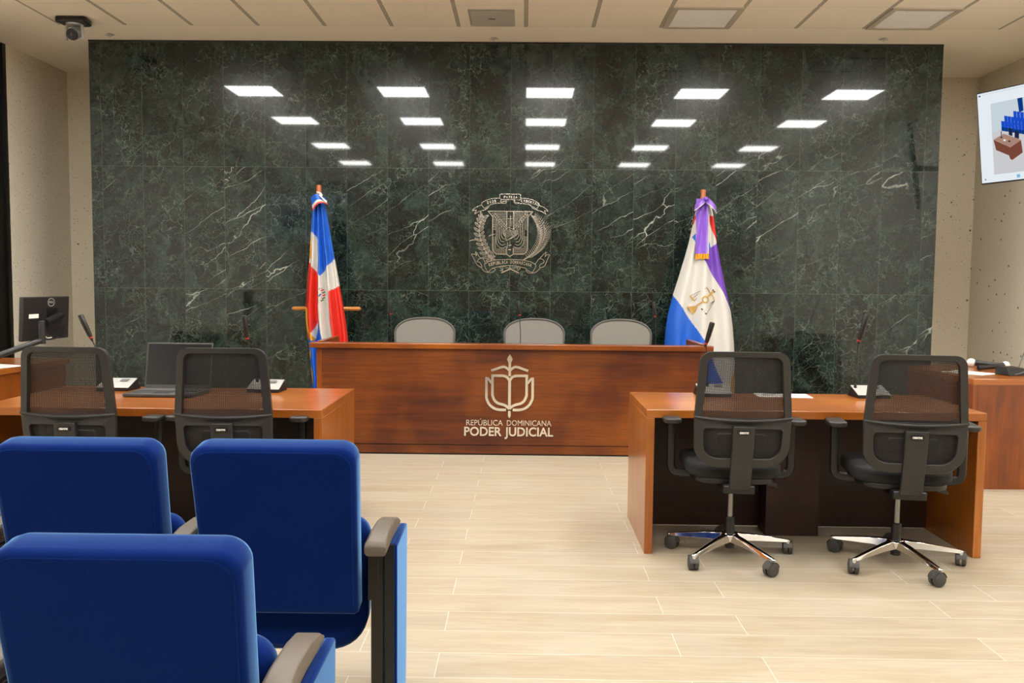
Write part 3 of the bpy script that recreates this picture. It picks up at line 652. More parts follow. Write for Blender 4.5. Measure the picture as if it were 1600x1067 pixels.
        b.lathe([(.011, .055), (.012, .08)], (dx*.315, dy*.315, 0), 12)
    b.build('star_base', M_CHROME, t, bevel=.003, seg=2)
    for q in range(5):
        a_ = br+q*2*PI/5; cx, cy = cos(a_)*.315, sin(a_)*.315; ca = a_+1.2+q*.9; d = Vector((cos(ca), sin(ca), 0)); s_ = Vector((-d.y, d.x, 0)); c = Vector((cx, cy, 0)) + d*.016
        cs = MB(); cs.tube([(cx, cy, .045), (cx, cy, .062)], .009, 10)
        for sg in (-1, 1): cs.lathe([(.012, 0), (.032, .001), (.034, .006), (.033, .018), (.024, .022)], Vector((c.x, c.y, .0342))+s_*sg*.0035, 18, axis=s_*sg)
        # hood over the wheels
        hp = []
        for k2 in range(9):
            an = R(10+160*k2/8)
            for sg in (-1, 1): hp.append(Vector((c.x, c.y, .0342))+d*cos(an)*.037+Vector((0, 0, 1))*sin(an)*.038+s_*sg*.022)
        cs.add(hp, [(2*i2, 2*i2+1, 2*i2+3, 2*i2+2) for i2 in range(8)])
        cs.build('caster', M_CASTER, t)
    return t
ch = make_office_chair('black mesh office chair at the right desk, the left one of its pair', (1.058, 4.345, 0), R(-3), 12)
OG = 'black mesh office chairs behind the two desks'
ch['group'] = OG
ch2 = make_office_chair('black mesh office chair at the right desk, nearest the right edge', (1.862, 4.262, 0), R(-9), 5); ch2['group'] = OG
dup(ch, (-2.11, 4.25, 0), R(-3), 'black mesh office chair at the left desk, in front of the monitor arm', OG)
dup(ch, (-1.405, 4.27, 0), R(1), 'black mesh office chair at the left desk, overlapping the open laptop', OG)

# ---------------------------------------------------------------- grey judges' chairs
def judge_chair(label, loc):
    t = thing('judge_chair', label, 'chair', loc, PI, 'grey high-backed chairs behind the judges bench')
    def hw(z): # half width of the back
        k = (z-.52)/.54
        return .17+.095*sin(PI*.5*min(1, k/.76)) if k < .76 else .265*math.sqrt(max(0, 1-((k-.76)/.24)**2*.999))**.8
    yf = lambda x, z: -.24-.10*(z-.5)+.35*x*x
    zs = [.52+.54*sin(PI/2*i/30) for i in range(31)]
    b = MB(); b.grid(lambda u, v: ((u-.5)*2*max(.02, hw(.53+.522*v)-.008), yf((u-.5)*2*hw(.53+.522*v), .53+.522*v), .53+.522*v), 12, 30); b.build('backrest', M_GMESH, t)
    L = [(-hw(z), z) for z in zs]+[(hw(z), z) for z in reversed(zs)]
    b = MB(); b.tube([(x, yf(x, z), z) for x, z in L]+[(-hw(.52), yf(hw(.52), .52), .52)], .009, 8); b.build('back_frame', M_GFRAME, t)
    MB().prism(fillet([(-.24, -.2, .1), (.24, -.2, .1), (.25, .24, .09), (-.25, .24, .09)], 6), 'z', .44, .475).build('seat', M_GMESH, t, bevel=.015)
    b = MB(); b.tube([(0, -.26, .66), (0, -.27, .5), (0, -.14, .4), (0, 0, .4)], .02, 8); b.box(-.08, .08, -.1, .1, .38, .44); b.build('back_support', M_GFRAME, t)
    MB().lathe([(.02, .09), (.02, .39)], n=12).build('gas_column', M_BLACK, t)
    for sg in (-1, 1):
        ar = MB().tube([(sg*.24, -.14, .42), (sg*.29, -.14, .5), (sg*.3, -.12, .66)], .016, 8).build('armrest', M_GFRAME, t)
        MB().box(sg*.3-.04, sg*.3+.04, -.16, .12, .66, .685).build('arm_pad', M_BLACK, ar, bevel=.01)
    b = MB()
    for q in range(5): b.tube([(0, 0, .1), (cos(q*1.2566)*.31, sin(q*1.2566)*.31, .07)], [.026, .014], 8)
    b.build('star_base', M_GFRAME, t)
    for q in range(5): MB().lathe([(.01, -.02), (.03, -.018), (.03, .018), (.01, .02)], (cos(q*1.2566)*.31, sin(q*1.2566)*.31, .031), 14, axis=(0, 1, 0)).build('caster', M_CASTER, t)
    return t
j = judge_chair('grey woven chair back above the bench, left of the bench emblem', (-.875, 7.68-.24, 0)); j.location.y = 7.42+.02
for x, lb in ((.098, 'grey woven chair back above the bench, middle one of three'), (.868, 'grey woven chair back above the bench, nearest the purple flag')):
    dup(j, (x, 7.44, 0), PI, lb)

# ---------------------------------------------------------------- blue auditorium seats
def make_seat(label, loc, arms=(1, -1), end=False):
    t = thing('auditorium_seat', label, 'chair', loc, 0, 'blue upholstered tip-up seats')
    lean = math.atan2(.10, .54)
    # backrest built upright (x, z) then leaned back about its lower rear edge
    Mx = Matrix.Translation((0, .105, .322)) @ Matrix.Rotation(lean, 4, 'X')
    oc = fillet([(-.243, 0, .012), (.243, 0, .012), (.256, .563, .052), (-.256, .563, .052)], 8); n = len(oc)
    def off(d):  # inset outline
        cx, cz = 0, .28
        return [(x-math.copysign(min(abs(x), d), x), z-math.copysign(d, z-cz)*(1 if abs(z-cz) > .01 else 0)) for x, z in oc]
    lay = [(0.0, .022), (.003, .010), (.010, .003), (.022, 0), (.075, 0), (.092, .004), (.104, .014), (.108, .03)]
    b = MB(); vs_ = []
    for y, d in lay: vs_ += [(x, y, z) for x, z in off(d)]
    fs = [(k*n+i, k*n+(i+1) % n, (k+1)*n+(i+1) % n, (k+1)*n+i) for k in range(len(lay)-1) for i in range(n)]
    fs += [tuple(range(n)), tuple(reversed([(len(lay)-1)*n+i for i in range(n)]))]
    b.add(vs_, fs).xf(Mx); bk = b.build('backrest', M_BLUE, t, ang=60)
    b = MB(); b.tube([(x, .0025, z) for x, z in off(.016)[n//4-2:3*n//4+12]], .0022, 6).xf(Mx); b.build('seam', M_BLUE, bk)
    # folded cushion
    oc2 = fillet([(-.255, 0, .13), (.255, 0, .13), (.268, .446, .06), (-.268, .446, .06)], 8); n = len(oc2)
    def off2(d): return [(x-math.copysign(min(abs(x), d), x), z-math.copysign(d, z-.22)) for x, z in oc2]
    Mc = Matrix.Translation((0, .188, .168)) @ Matrix.Rotation(R(5), 4, 'X')
    b = MB(); vs_ = []; lay = [(0, .03), (.006, .012), (.02, 0), (.07, 0), (.10, .012), (.118, .04)]
    for y, d in lay: vs_ += [(x, y, z) for x, z in off2(d)]
    fs = [(k*n+i, k*n+(i+1) % n, (k+1)*n+(i+1) % n, (k+1)*n+i) for k in range(len(lay)-1) for i in range(n)]
    fs += [tuple(range(n)), tuple(reversed([(len(lay)-1)*n+i for i in range(n)]))]
    b.add(vs_, fs).xf(Mc); b.build('seat_cushion', M_BLUE, t, ang=60)
    for sg in arms:
        X = sg*.306
        b = MB(); b.box(X-.022, X+.018, .105, .165, .0, .545); b.box(X-.035, X+.035, .06, .33, 0, .012); b.box(X-.022, X+.018, .165, .21, .34, .52)
        b.build('post', M_BROWNMETAL, t, bevel=.003)
        q = sg*.275; MB().box(min(q, q+sg*.034), max(q, q+sg*.034), .104, .13, .375, .535).build('bracket', M_BROWNMETAL, t, bevel=.002)
        # armrest: long pad, dropping slightly towards the rear
        prof = [(.01, .545), (.01, .575), (.02, .590), (.10, .603), (.22, .603), (.30, .590), (.325, .575), (.31, .56), (.15, .562), (.05, .55)]
        b = MB(); m_ = len(prof); vs_ = []
        for k, (xx, sc) in enumerate(((-.034, .6), (-.026, 1), (.026, 1), (.034, .6))):
            for y, z in prof: vs_.append((X+sg*.008+xx, y, .572+(z-.572)*sc))
        b.add(vs_, [(k*m_+i, (k+1)*m_+i, (k+1)*m_+(i+1) % m_, k*m_+(i+1) % m_) for k in range(3) for i in range(m_)]+[tuple(range(m_)), tuple(reversed([3*m_+i for i in range(m_)]))])
        b.build('armrest', M_ARM, t, bevel=.004, ang=50)
    if end:
        b = MB(); b.prism([(.11, 0), (.33, 0), (.345, .30), (.36, .555), (.11, .555)], 'x', .336, .366); b.build('end_panel', M_BLUE, t, bevel=.008, seg=3)
        MB().box(.33, .358, .098, .112, 0, .555).build('end_trim', M_BLACK, t)
    return t
make_seat('blue seat at the end of the front row, its whole armrest showing', (-.757, 2.57, 0), (1,), True)
make_seat('blue seat in the front row, partly hidden by the nearer blue seat', (-1.365, 2.57, 0), (1, -1))
make_seat('nearest blue seat, cut off by the bottom edge of the picture', (-.803, 1.645, 0), (1, -1), True).scale = (1, 1, .968)

# ---------------------------------------------------------------- flags
def pip(x, y, poly):
    r_ = False; k = len(poly)
    for i in range(k):
        x1, y1 = poly[i]; x2, y2 = poly[i-1]
        if (y1 > y) != (y2 > y) and x < (x2-x1)*(y-y1)/(y2-y1)+x1: r_ = not r_
    return r_
def interp(tab, z):
    if z <= tab[0][0]: return tab[0][1:]
    for a, b_ in zip(tab, tab[1:]):
        if z <= b_[0]:
            u = (z-a[0])/(b_[0]-a[0]); return [p+(q-p)*u for p, q in zip(a[1:], b_[1:])]
    return tab[-1][1:]
def cloth(tab, sx, cxp, cx, czp, cz, y0, depth, folds, ph, colour, nu=150, nv=190, fa=.03):
    """draped cloth hanging round its pole; tab rows: height index, left, right"""
    ya, yb = tab[0][0], tab[-1][0]
    X = lambda p: cx+(p-cxp)*sx; Z = lambda p: cz-(p-czp)*sx
    def front(u, pv):
        l, r_ = interp(tab, pv); g_ = (pv-ya)/(yb-ya); d = depth*(.25+.75*g_)
        y = y0 - d*math.sqrt(max(0, 1-(u*2-1)**2)) + (.018+fa*g_)*sin(folds*PI*u+ph+1.3*g_)*(1-abs(u*2-1)**4) + .008*sin(17*u+3*g_)*g_
        return (X(l+(r_-l)*u), y, Z(pv))
    def surf(x, z):
        pv = czp-(z-cz)/sx; l, r_ = interp(tab, pv); u = ((x-cx)/sx+cxp-l)/(r_-l); return front(min(.99, max(.01, u)), pv)[1]
    b = MB()
    def cf(u, v):
        pv = ya+(yb-ya)*v; l, r_ = interp(tab, pv); return colour(l+(r_-l)*u, pv)
    b.grid(lambda u, v: front(u, ya+(yb-ya)*v), nu, nv, mf=cf)
    def back(u, v):
        pv = ya+(yb-ya)*v; l, r_ = interp(tab, pv); g_ = v; return (X(l+(r_-l)*u), y0+depth*.6*(.25+.75*g_)*math.sqrt(max(0, 1-(u*2-1)**2))+.01*sin(9*u), Z(pv))
    b.grid(lambda u, v: back(1-u, v), nu//2, nv//2, mf=lambda u, v: cf(1-u, v))
    return b, surf, X, Z
FM = [M_FLAGWHITE, M_FLAGBLUE, M_FLAGRED, M_FLAGPURPLE, M_GOLD, M_FLAGNAVY, M_FLAGDRED]
def finial(b, x, y, z):
    b.lathe([(.006, -.12), (.030, -.095), (.036, -.065), (.026, -.03), (.022, .0), (.026, .035), (.022, .045)], (x, y, z), 18)
def stand(t, x, y, ztop):
    b = MB(); b.lathe([(.016, .03), (.016, ztop-.05)], (x, y, 0), 14); finial(b, x, y, ztop-.045); b.build('pole', M_POLE, t, world=True)
    MB().lathe([(.17, 0), (.17, .02), (.12, .035), (.03, .06), (.022, .1)], (x, y, 0), 28).build('base', M_POLE, t, world=True)
# left: national flag
FY = 8.12
t = thing('national_flag', 'blue, white and red flag with gold fringe furled at the left end of bench', 'flag', (-1.91, FY, 0))
stand(t, -1.912, FY, 2.27)
MB().tube([(-2.205, FY+.13, 1.118), (-2.19, FY+.13, 1.118), (-1.565, FY+.13, 1.12), (-1.55, FY+.13, 1.12)], [.012, .02, .02, .012], 12).build('cross_bar', M_BARWOOD, t, world=True)
tabL = [(312, 494, 503), (322, 490, 508), (335, 488, 511), (360, 486, 515), (380, 484.5, 518.5), (405, 483, 523), (430, 480, 527.5), (450, 478.5, 531), (480, 476, 536), (505, 477, 540), (532, 480, 543), (560, 483, 545), (590, 486, 547), (625, 488, 548)]
def colL(x, y):
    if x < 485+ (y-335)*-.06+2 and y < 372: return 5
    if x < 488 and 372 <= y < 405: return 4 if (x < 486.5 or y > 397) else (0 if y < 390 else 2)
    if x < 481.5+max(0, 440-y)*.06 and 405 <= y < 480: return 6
    edge = 480 if y < 470 else 481+(y-470)*.35
    if pip(x, y, [(470, 470), (474, 470), (481, 483), (481, 503), (489, 520), (495, 530), (487, 532), (476, 512), (472, 500)]): return 4
    if y > 545 and pip(x, y, [(470, 590), (478, 562), (486, 543), (489, 543), (483, 566), (490, 585), (488, 600)]): return 4
    if pip(x, y, [(485, 300), (520, 300), (530, 410), (523, 404), (514, 415), (503, 431), (499, 427), (499, 376), (490, 363), (484, 362)]): return 1
    if pip(x, y, [(484, 362), (490, 363), (499, 376), (500, 432), (486, 412), (484, 410)]): return 0
    if pip(x, y, [(486, 411), (500, 432), (499, 480), (499, 498), (493, 512), (484, 530), (470, 520), (470, 440), (480, 411)]): return 2
    if pip(x, y, [(516, 455), (531, 446), (560, 480), (560, 700), (520, 700), (524, 530), (517, 505), (516, 480)]): return 2
    if pip(x, y, [(498, 497), (507, 526), (512, 560), (515, 700), (470, 700), (470, 560), (484, 520), (495, 530)]): return 1
    return 0
b, surf, FX, FZ = cloth(tabL, .006, 500, -1.9025, 450, 1.3149, FY, .13, 7, .6, colL, fa=.055)
fl = b.build('flag_cloth', FM, t, world=True, ang=80)
b = MB()
b.grid(lambda u, v: (FX(488+23*u+4*v), FY-.06-.05*sin(PI*u)-.02*v, FZ(306+6*(1-sin(PI*u))+v*18-10*(u-.2)*v)), 14, 12, mf=lambda u, v: 1 if v < .62 else (0 if v < .84 else 2))
b.build('tied_flap', FM, fl)  # children use the thing's space through the cloth
b.V = []; 
o = fl.children[0]; o.data.transform(Matrix.Translation(-Vector((-1.91, FY, 0))))
b = MB(); b.tube(curve([(FX(499), FY-.1, FZ(303)), (FX(506), FY-.12, FZ(306)), (FX(507.5), FY-.12, FZ(309)), (FX(504), FY-.12, FZ(308)), (FX(510), FY-.12, FZ(314)), (FX(515), FY-.12, FZ(318))], 5), .007, 6).build('tie_cord', M_CORD, t, world=True)
b = MB()   # small round crest on the white
cxp, czp = 503, 461
for q in range(14):
    a_ = 2*PI*q/14; px_, pz_ = cxp+cos(a_)*7*.7, czp+sin(a_)*10; X_, Z_ = FX(px_), FZ(pz_)
    b.strip([(X_-.009, Z_-.006), (X_+.009, Z_+.006)], .012, lambda x, z: surf(x, z)-.002, .002, 0 if q % 3 else 1)
b.strip([(FX(503), FZ(466)), (FX(503), FZ(456))], .03, lambda x, z: surf(x, z)-.002, .002, 1); b.strip([(FX(501.5), FZ(463)), (FX(504.5), FZ(459))], .012, lambda x, z: surf(x, z)-.005, .002, 2)
b.build('crest', [plain('crest_green', '4f6b4a', .7), M_FLAGRED, M_FLAGNAVY], t, world=True)
# right: court flag
t = thing('court_flag', 'white, blue and purple flag with gold scales at the right end of bench', 'flag', (1.645, FY, 0))
stand(t, 1.652, FY, 2.255)
tabR = [(314, 1089, 1106), (330, 1085, 1111), (345, 1082, 1114), (365, 1078, 1117), (380, 1075, 1119), (405, 1068.5, 1124), (435, 1060, 1131), (460, 1052.5, 1137), (487, 1046, 1143.5), (510, 1042.5, 1147), (540, 1040.5, 1150), (575, 1040, 1152), (600, 1042, 1152.5), (640, 1046, 1152)]
def colR(x, y):
    if pip(x, y, [(1030, 455), (1052, 462), (1068, 486), (1085, 511), (1101, 536), (1118, 572), (1131, 602), (1136, 700), (1030, 700)]): return 1
    if pip(x, y, [(1096, 405), (1107, 388), (1120, 378), (1150, 450), (1144, 488), (1129, 458), (1113, 432)]): return 3
    if pip(x, y, [(1103, 338), (1116, 338), (1125, 380), (1118, 378), (1110, 362)]): return 2
    if pip(x, y, [(1070, 360), (1080, 335), (1086, 338), (1081, 352)]): return 2
    if pip(x, y, [(1079, 371), (1084, 365), (1084, 380)]) or pip(x, y, [(1103, 384), (1106, 378), (1108, 388), (1103, 397)]): return 1
    if y > 585 and x > 1144-(y-585)*.1: return 4
    return 0
b, surf, FX, FZ = cloth(tabR, .00593, 1100, 1.6754, 450, 1.3477, FY, .17, 5, 2.2, colR)
b.build('flag_cloth', FM, t, world=True, ang=80)
def sF(x, z): return surf(x, z)-.003
def q2(x, y): return (FX(1065+x/17.78), FZ(440+y/17.78))
b = MB()
def e(pts, wd, m=0): b.strip([q2(*p) for p in pts], wd, sF, .002, m)
e([(620, 155), (660, 190), (700, 230), (740, 290), (775, 340), (830, 380), (865, 430), (870, 480), (900, 500)], .010)
e([(840, 215), (860, 260), (905, 290)], .014, 1); e([(860, 265), (775, 340), (700, 395), (660, 420)], .017)
for i in range(16):
    a_ = 2*PI*i/16; a2 = 2*PI*(i+1)/16; e([(600+85*cos(a_), 490+85*sin(a_)), (600+85*cos(a2), 490+85*sin(a2))], .013)
e([(520, 545), (440, 620), (340, 710)], .012); e([(300, 690), (390, 740)], .02)
for i in range(7): e([(150+i*28, 690+i*0), (300+i*12, 900-i*22)], .013)
for pan, ap, m_ in (([(215, 395), (330, 545)], (600, 180), 0), ([(490, 740), (630, 900)], (900, 520), 1)):
    e(pan, .012, m_)
    for u in (.03, .5, .97): e([(pan[0][0]+(pan[1][0]-pan[0][0])*u, pan[0][1]+(pan[1][1]-pan[0][1])*u), ap], .0032, 1)
b.build('scales_embroidery', [M_EMBG, M_EMBD], t, world=True)
b = MB()   # ribbon tail
def rib(u, v):
    x = 1083.5+19.5*u-.5*v; y = 312+85*v; X_, Z_ = FX(x), FZ(y); return (X_, surf(X_, min(Z_, FZ(320)))-.035+.006*sin(9*v+u*2)-.02*(1-v), Z_)
b.grid(rib, 8, 30, mf=lambda u, v: 1 if u > .9 else 0); b.build('ribbon_tail', [M_LILAC, M_FLAGWHITE], t, world=True)
b = MB(); b.grid(lambda u, v: (rib(u, 1)[0]+.012*(u-.5)*v, rib(u, 1)[1]-.003+.004*sin(40*u), rib(u, 1)[2]-.048*v), 24, 3); b.build('ribbon_fringe', M_GOLD, t, world=True)
b = MB()
for sg in (-1, 1):
    def lob(u, v, sg=sg):
        x = 1096+sg*(2+13*sin(PI*.5*min(1, v*1.6))+2*v)*u+sg*0; y = 310+v*(26 if sg > 0 else 22)*(.35+.65*u)
        return (FX(x), FY-.10-.05*sin(PI*u)-.02*v, FZ(y))
    b.grid(lob, 8, 12, mf=lambda u, v: 1 if v > .9 else 0)
b.ball((FX(1096), FY-.13, FZ(313)), .02); b.build('ribbon_bow', [M_LILAC, M_FLAGWHITE], t, world=True)

# ---------------------------------------------------------------- conference microphones
def conf_unit(label, loc, tip, ring, stem_off=(0, .02), rz=0, mat=M_SILVER):
    """wedge base plus gooseneck; tip and ring are offsets from the stem foot"""
    t = thing('desk_microphone', label, 'microphone', loc, rz, None)
    hx, hy = .10, .075
    # sloping top panel facing the chair, dark sides
    MB().hexa([(-hx+.01, -hy, 0), (hx-.01, -hy, 0), (hx, hy, 0), (-hx, hy, 0), (-hx+.01, -hy, .018), (hx-.01, -hy, .018), (hx-.012, hy-.02, .058), (-hx+.012, hy-.02, .058)]).build('base', M_BLACK, t, bevel=.003)
    tp = MB().hexa([(-hx+.006, -hy-.002, .018), (hx-.006, -hy-.002, .018), (hx-.01, hy-.02, .058), (-hx+.01, hy-.02, .058), (-hx+.006, -hy-.002, .022), (hx-.006, -hy-.002, .022), (hx-.01, hy-.02, .062), (-hx+.01, hy-.02, .062)]).build('top_plate', mat, t, bevel=.002)
    sl = .04/.13
    MB().hexa([(.01, .0, .048), (.055, .0, .048), (.055, .03, .048+.03*sl), (.01, .03, .048+.03*sl), (.01, .0, .0495), (.055, .0, .0495), (.055, .03, .0495+.03*sl), (.01, .03, .0495+.03*sl)]).build('display', M_GREYPL, tp)
    fx, fy = stem_off; f0 = Vector((fx, fy, .05)); T = Vector(tip)+f0; Q = Vector(ring)+f0
    b = MB(); b.tube([f0-Vector((0, 0, .01)), f0+Vector((0, 0, .025))], [.009, .007], 10); mid = f0.lerp(Q, .5)+Vector((.012*(1 if Q.x > f0.x else -1), 0, 0))*-.5
    b.tube(curve([f0, f0.lerp(mid, .5)+Vector((0, 0, .005)), mid, Q], 6), .0032, 8); b.build('gooseneck', M_BLACK, t)
    dr = (T-Q).normalized(); L = (T-Q).length
    b = MB(); b.lathe([(.005, -.02), (.0085, 0), (.0125, .02), (.0145, L*.4), (.0155, L-.006), (.013, L)], Q, 16, axis=dr); b.build('microphone_head', M_BLACK, t)
    MB().lathe([(.0095, -.002), (.0105, 0), (.0105, .004), (.0095, .006)], Q+dr*.001, 16, axis=dr).build('light_ring', M_RED, t)
    return t
G = 'gooseneck microphones on the desks'
# right desk
conf_unit('silver gooseneck microphone in the middle of the right desk, beside the second chair', (1.99, 4.975, .745), (.042, -.03, .425), (.008, -.01, .27), (-.075, .02))['group'] = G
conf_unit('silver gooseneck microphone on the right desk, seen through the first chair back', (1.095, 4.975, .745), (.015, -.03, .37), (-.015, -.01, .245), (-.03, .02))['group'] = G
conf_unit('silver gooseneck microphone on the left desk, left of the laptop', (-2.335, 4.95, .745), (-.145, -.03, .38), (-.095, -.01, .245), (-.06, .02))['group'] = G
conf_unit('silver gooseneck microphone on the left desk, right of the laptop', (-1.475, 4.95, .745), (-.062, -.03, .385), (-.052, -.01, .25), (-.06, .02))['group'] = G
for x, lb, dx in ((-1.10, 'thin gooseneck microphone behind the bench, left of the three', -.012), (-.025, 'thin gooseneck microphone behind the bench, in front of the middle grey chair', -.02), (1.10, 'thin gooseneck microphone behind the bench, nearest the purple flag', -.02)):
    conf_unit(lb, (x, 7.2, .735), (dx, -.0, .445), (dx*.3, 0, .325), (0, .02))['group'] = 'microphones on the judges bench'

# ---------------------------------------------------------------- laptop
t = thing('laptop', 'open dark grey laptop on the left desk', 'laptop', (-1.965, 4.76, .745), R(-1))
ba = MB().box(-.195, .185, -.135, .13, .002, .02).build('base', M_LAPTOP, t, bevel=.004)
MB().box(-.17, .165, -.01, .10, .0195, .0215).build('keyboard', M_KEYS, ba)
b = MB()
for r_ in range(5):
    for c_ in range(15): b.box(-.167+c_*.0221, -.167+c_*.0221+.018, -.006+r_*.021, -.006+r_*.021+.016, .0212, .0235)
b.build('keys', M_GREYPL, ba)
MB().box(-.045, .045, -.125, -.03, .0198, .0208).build('touchpad', M_KEYS, ba)
Ml = Matrix.Translation((0, .13, .018)) @ Matrix.Rotation(R(-12), 4, 'X')
sc = MB().box(-.195, .185, 0, .008, 0, .262).xf(Ml).build('screen_lid', M_LAPTOP, t, bevel=.003)
MB().box(-.187, .177, -.0012, .001, .022, .254).xf(Ml).build('screen', M_SCREEN_OFF, sc)

# papers
def paper(label, x, y, z, w_, h_, rz, lines=0):
    b = MB(); b.box(-w_/2, w_/2, -h_/2, h_/2, 0, .0012)
    for i in range(lines):
        yy = h_/2*.8-i*h_*.8/max(1, lines); b.box(-w_*.38, w_*(.38 if i % 3 else .15), yy-.003, yy+.001, .0012, .0016, 1)
    o = b.build('paper_sheet', [M_PAPER, M_INK]); o.location = (x, y, z+.0005); o.rotation_euler = (0, 0, rz); return tag(o, label, 'paper', None)
paper('white sheet of paper on the right desk between its two microphones', 1.50, 4.99, .745, .30, .17, R(-4), 5)
paper('striped printed sheet on the far right side desk', 3.25, 6.33, .757, .22, .30, R(35), 6)
paper('grey printed sheets on the far left side desk', -3.75, 5.98, .757, .3, .42, R(-20), 7)

# ---------------------------------------------------------------- things on the far right desk
def handmic(label, ball, tail):
    B = Vector(ball); T = Vector(tail); d = (T-B).normalized(); L = (T-B).length
    t = thing('handheld_microphone', label, 'microphone', tuple(B)); 
    MB().lathe([(.026, .02), (.024, .035), (.018, .08), (.0165, L-.03), (.019, L-.02), (.019, L-.003), (.014, L)], (0, 0, 0), 18, axis=d).build('handle', M_BLACK, t)
    MB().lathe([(.0265, .018), (.0265, .026)], (0, 0, 0), 18, axis=d).build('collar', M_SILVER, t)
    MB().ball((0, 0, 0), .033, 20).build('foam_cover', M_FOAM, t)
handmic('black handheld microphone with white foam ball pointing left on the far desk', (3.50, 6.80, .792), (3.72, 6.70, .778))
handmic('black handheld microphone with white foam ball pointing right, the nearer one', (3.63, 6.55, .792), (3.40, 6.50, .778))
t = thing('desk_microphone', 'black wedge microphone base with rising gooseneck at the far right edge', 'microphone', (3.50, 6.20, .757), R(8))
MB().hexa([(-.09, -.07, 0), (.10, -.07, 0), (.09, .07, 0), (-.10, .07, 0), (-.09, -.05, .055), (.03, -.05, .055), (.03, .06, .06), (-.10, .06, .06)]).build('base', M_BLACK, t, bevel=.004)
b = MB(); b.tube(curve([(-.04, -.065, .01), (-.02, -.085, .02), (.02, -.075, .03), (.05, -.06, .03)], 5), .004, 8); b.build('cable', M_GREYPL, t)
b = MB(); b.tube(curve([(.03, 0, .05), (.045, 0, .09), (.075, 0, .17), (.115, 0, .27), (.15, 0, .36)], 5), .0045, 8); b.build('gooseneck', M_GREYPL, t)
b = MB(); b.lathe([(.006, 0), (.012, .02), (.015, .12), (.01, .125)], (.15, 0, .36), 14, axis=(.33, 0, .94)); b.build('microphone_head', M_BLACK, t)

# ---------------------------------------------------------------- monitor on its arm, far left
t = thing('computer_monitor', 'black computer monitor seen from behind on a jointed arm at far left', 'monitor', (-3.46, 6.22, .757))
Mm = Matrix.Translation((.0, .0, .338)) @ Matrix.Rotation(R(83), 4, 'Z') @ Matrix.Rotation(R(3), 4, 'X')
hs = MB().prism(fillet([(-.25, -.155, .006), (.25, -.155, .006), (.25, .155, .006), (-.25, .155, .006)], 4), 'y', -.02, .012).xf(Mm).build('housing', M_PLAS, t, bevel=.006)
MB().box(-.245, .245, .0115, .0135, -.15, .15).xf(Mm).build('screen', M_SCREEN_OFF, t)
MB().box(.0, .11, -.0225, -.019, -.01, .075).xf(Mm).build('mount_plate', M_BLACK, t)
b = MB(); b.strip([(.045+.036*cos(q*PI/12), .115+.028*sin(q*PI/12)) for q in range(24)], .005, -.0195, .001, 0, True); b.text('DELL', .045, -.0195, .110, .02, width=.055, t=.001, bold=.0006); b.xf(Mm); b.build('maker_mark', M_SILVER, hs)
MB().box(-.19, -.09, -.0215, -.0195, .005, .035).xf(Mm).build('sticker', M_PAPER, hs)
b = MB(); b.tube([(.05, .13, .355), (.12, -.20, .312)], [.026, .028], 14); b.tube([(.0, .06, .345), (.05, .08, .345)], .02, 10); b.build('upper_arm', M_BLACK, t)
b = MB(); b.lathe([(.022, .17), (.022, .325), (.018, .33)], (.115, -.24, 0), 16); b.build('arm_joint', M_PLAS, t)
b = MB(); b.tube([(.115, -.24, .195), (-.13, -.62, .06)], [.02, .024], 12); b.lathe([(.028, .0), (.028, .10)], (-.15, -.65, 0), 14); b.lathe([(.05, .0), (.05, .012)], (-.18, -.65, 0), 18); b.build('lower_arm', M_BLACK, t)
b = MB(); b.tube(curve([(.10, -.18, .26), (.06, -.05, .215), (.06, .05, .23), (.05, .14, .27), (.05, .17, .24), (.06, .06, .195), (.09, -.1, .19), (.1, -.19, .2)], 5), .004, 6); b.build('cable', M_BLACK, t)
b = MB(); b.tube(curve([(.1, -.2, .25), (.08, -.12, .205), (.06, -.02, .20)], 5), .0045, 6); b.build('white_cable', M_CORD, t)

# ---------------------------------------------------------------- television, right
def tv_frame(M4, t, wd, hg, depth=.04):
    MB().prism(fillet([(0, 0, .004), (wd, 0, .004), (wd, hg, .004), (0, hg, .004)], 2), 'y', 0, depth).xf(M4).build('housing', M_BLACK, t, bevel=.003)
th = R(24); tl = R(8.3)
uu = Vector((sin(th), -cos(th), 0)); nn = Vector((-cos(th), -sin(th), 0)); zz = Vector((0, 0, 1))*cos(tl)+nn*sin(tl); yy = zz.cross(uu)
base = Vector((4.088, 7.9, 2.292))
t = thing('television', 'wall-mounted television at right showing blue seats and a brown desk', 'television', tuple(base))
M4 = Matrix(((uu.x, yy.x, zz.x, 0), (uu.y, yy.y, zz.y, 0), (uu.z, yy.z, zz.z, 0), (0, 0, 0, 1)))
TW, TH = 1.44, .80
tv_frame(M4, t, TW, TH)
def scr(pts, col, k, name=None):
    return pts, col, k
sm = [glow('screen_white', 'e9f1f7', .95), glow('screen_wall', 'cfdbe4', .9), glow('screen_floor', 'd3d3d6', .9), glow('screen_blue', '1a4fd0', .9), glow('screen_brown', '7d4a3a', .9), glow('screen_desktop', 'b08a7a', .9), glow('screen_dark', '1d2a44', .9), glow('screen_navy', '0e3c8a', .9), glow('screen_sky', '7cc3ea', .9)]
b = MB()
def P(pts, m, k):   # s along the screen, d = fraction down from the top
    b.prism([(s_, TH*(1-d)) for s_, d in pts], 'y', -.0006*k, 0, m)
P([(.008, .01), (TW-.008, .01), (TW-.008, .985), (.008, .985)], 0, 1)
P([(.133, .14), (1.30, .14), (1.30, .905), (.133, .905)], 1, 2)
P([(.133, .45), (.261, .413), (1.30, .413), (1.30, .905), (.133, .905)], 2, 3)
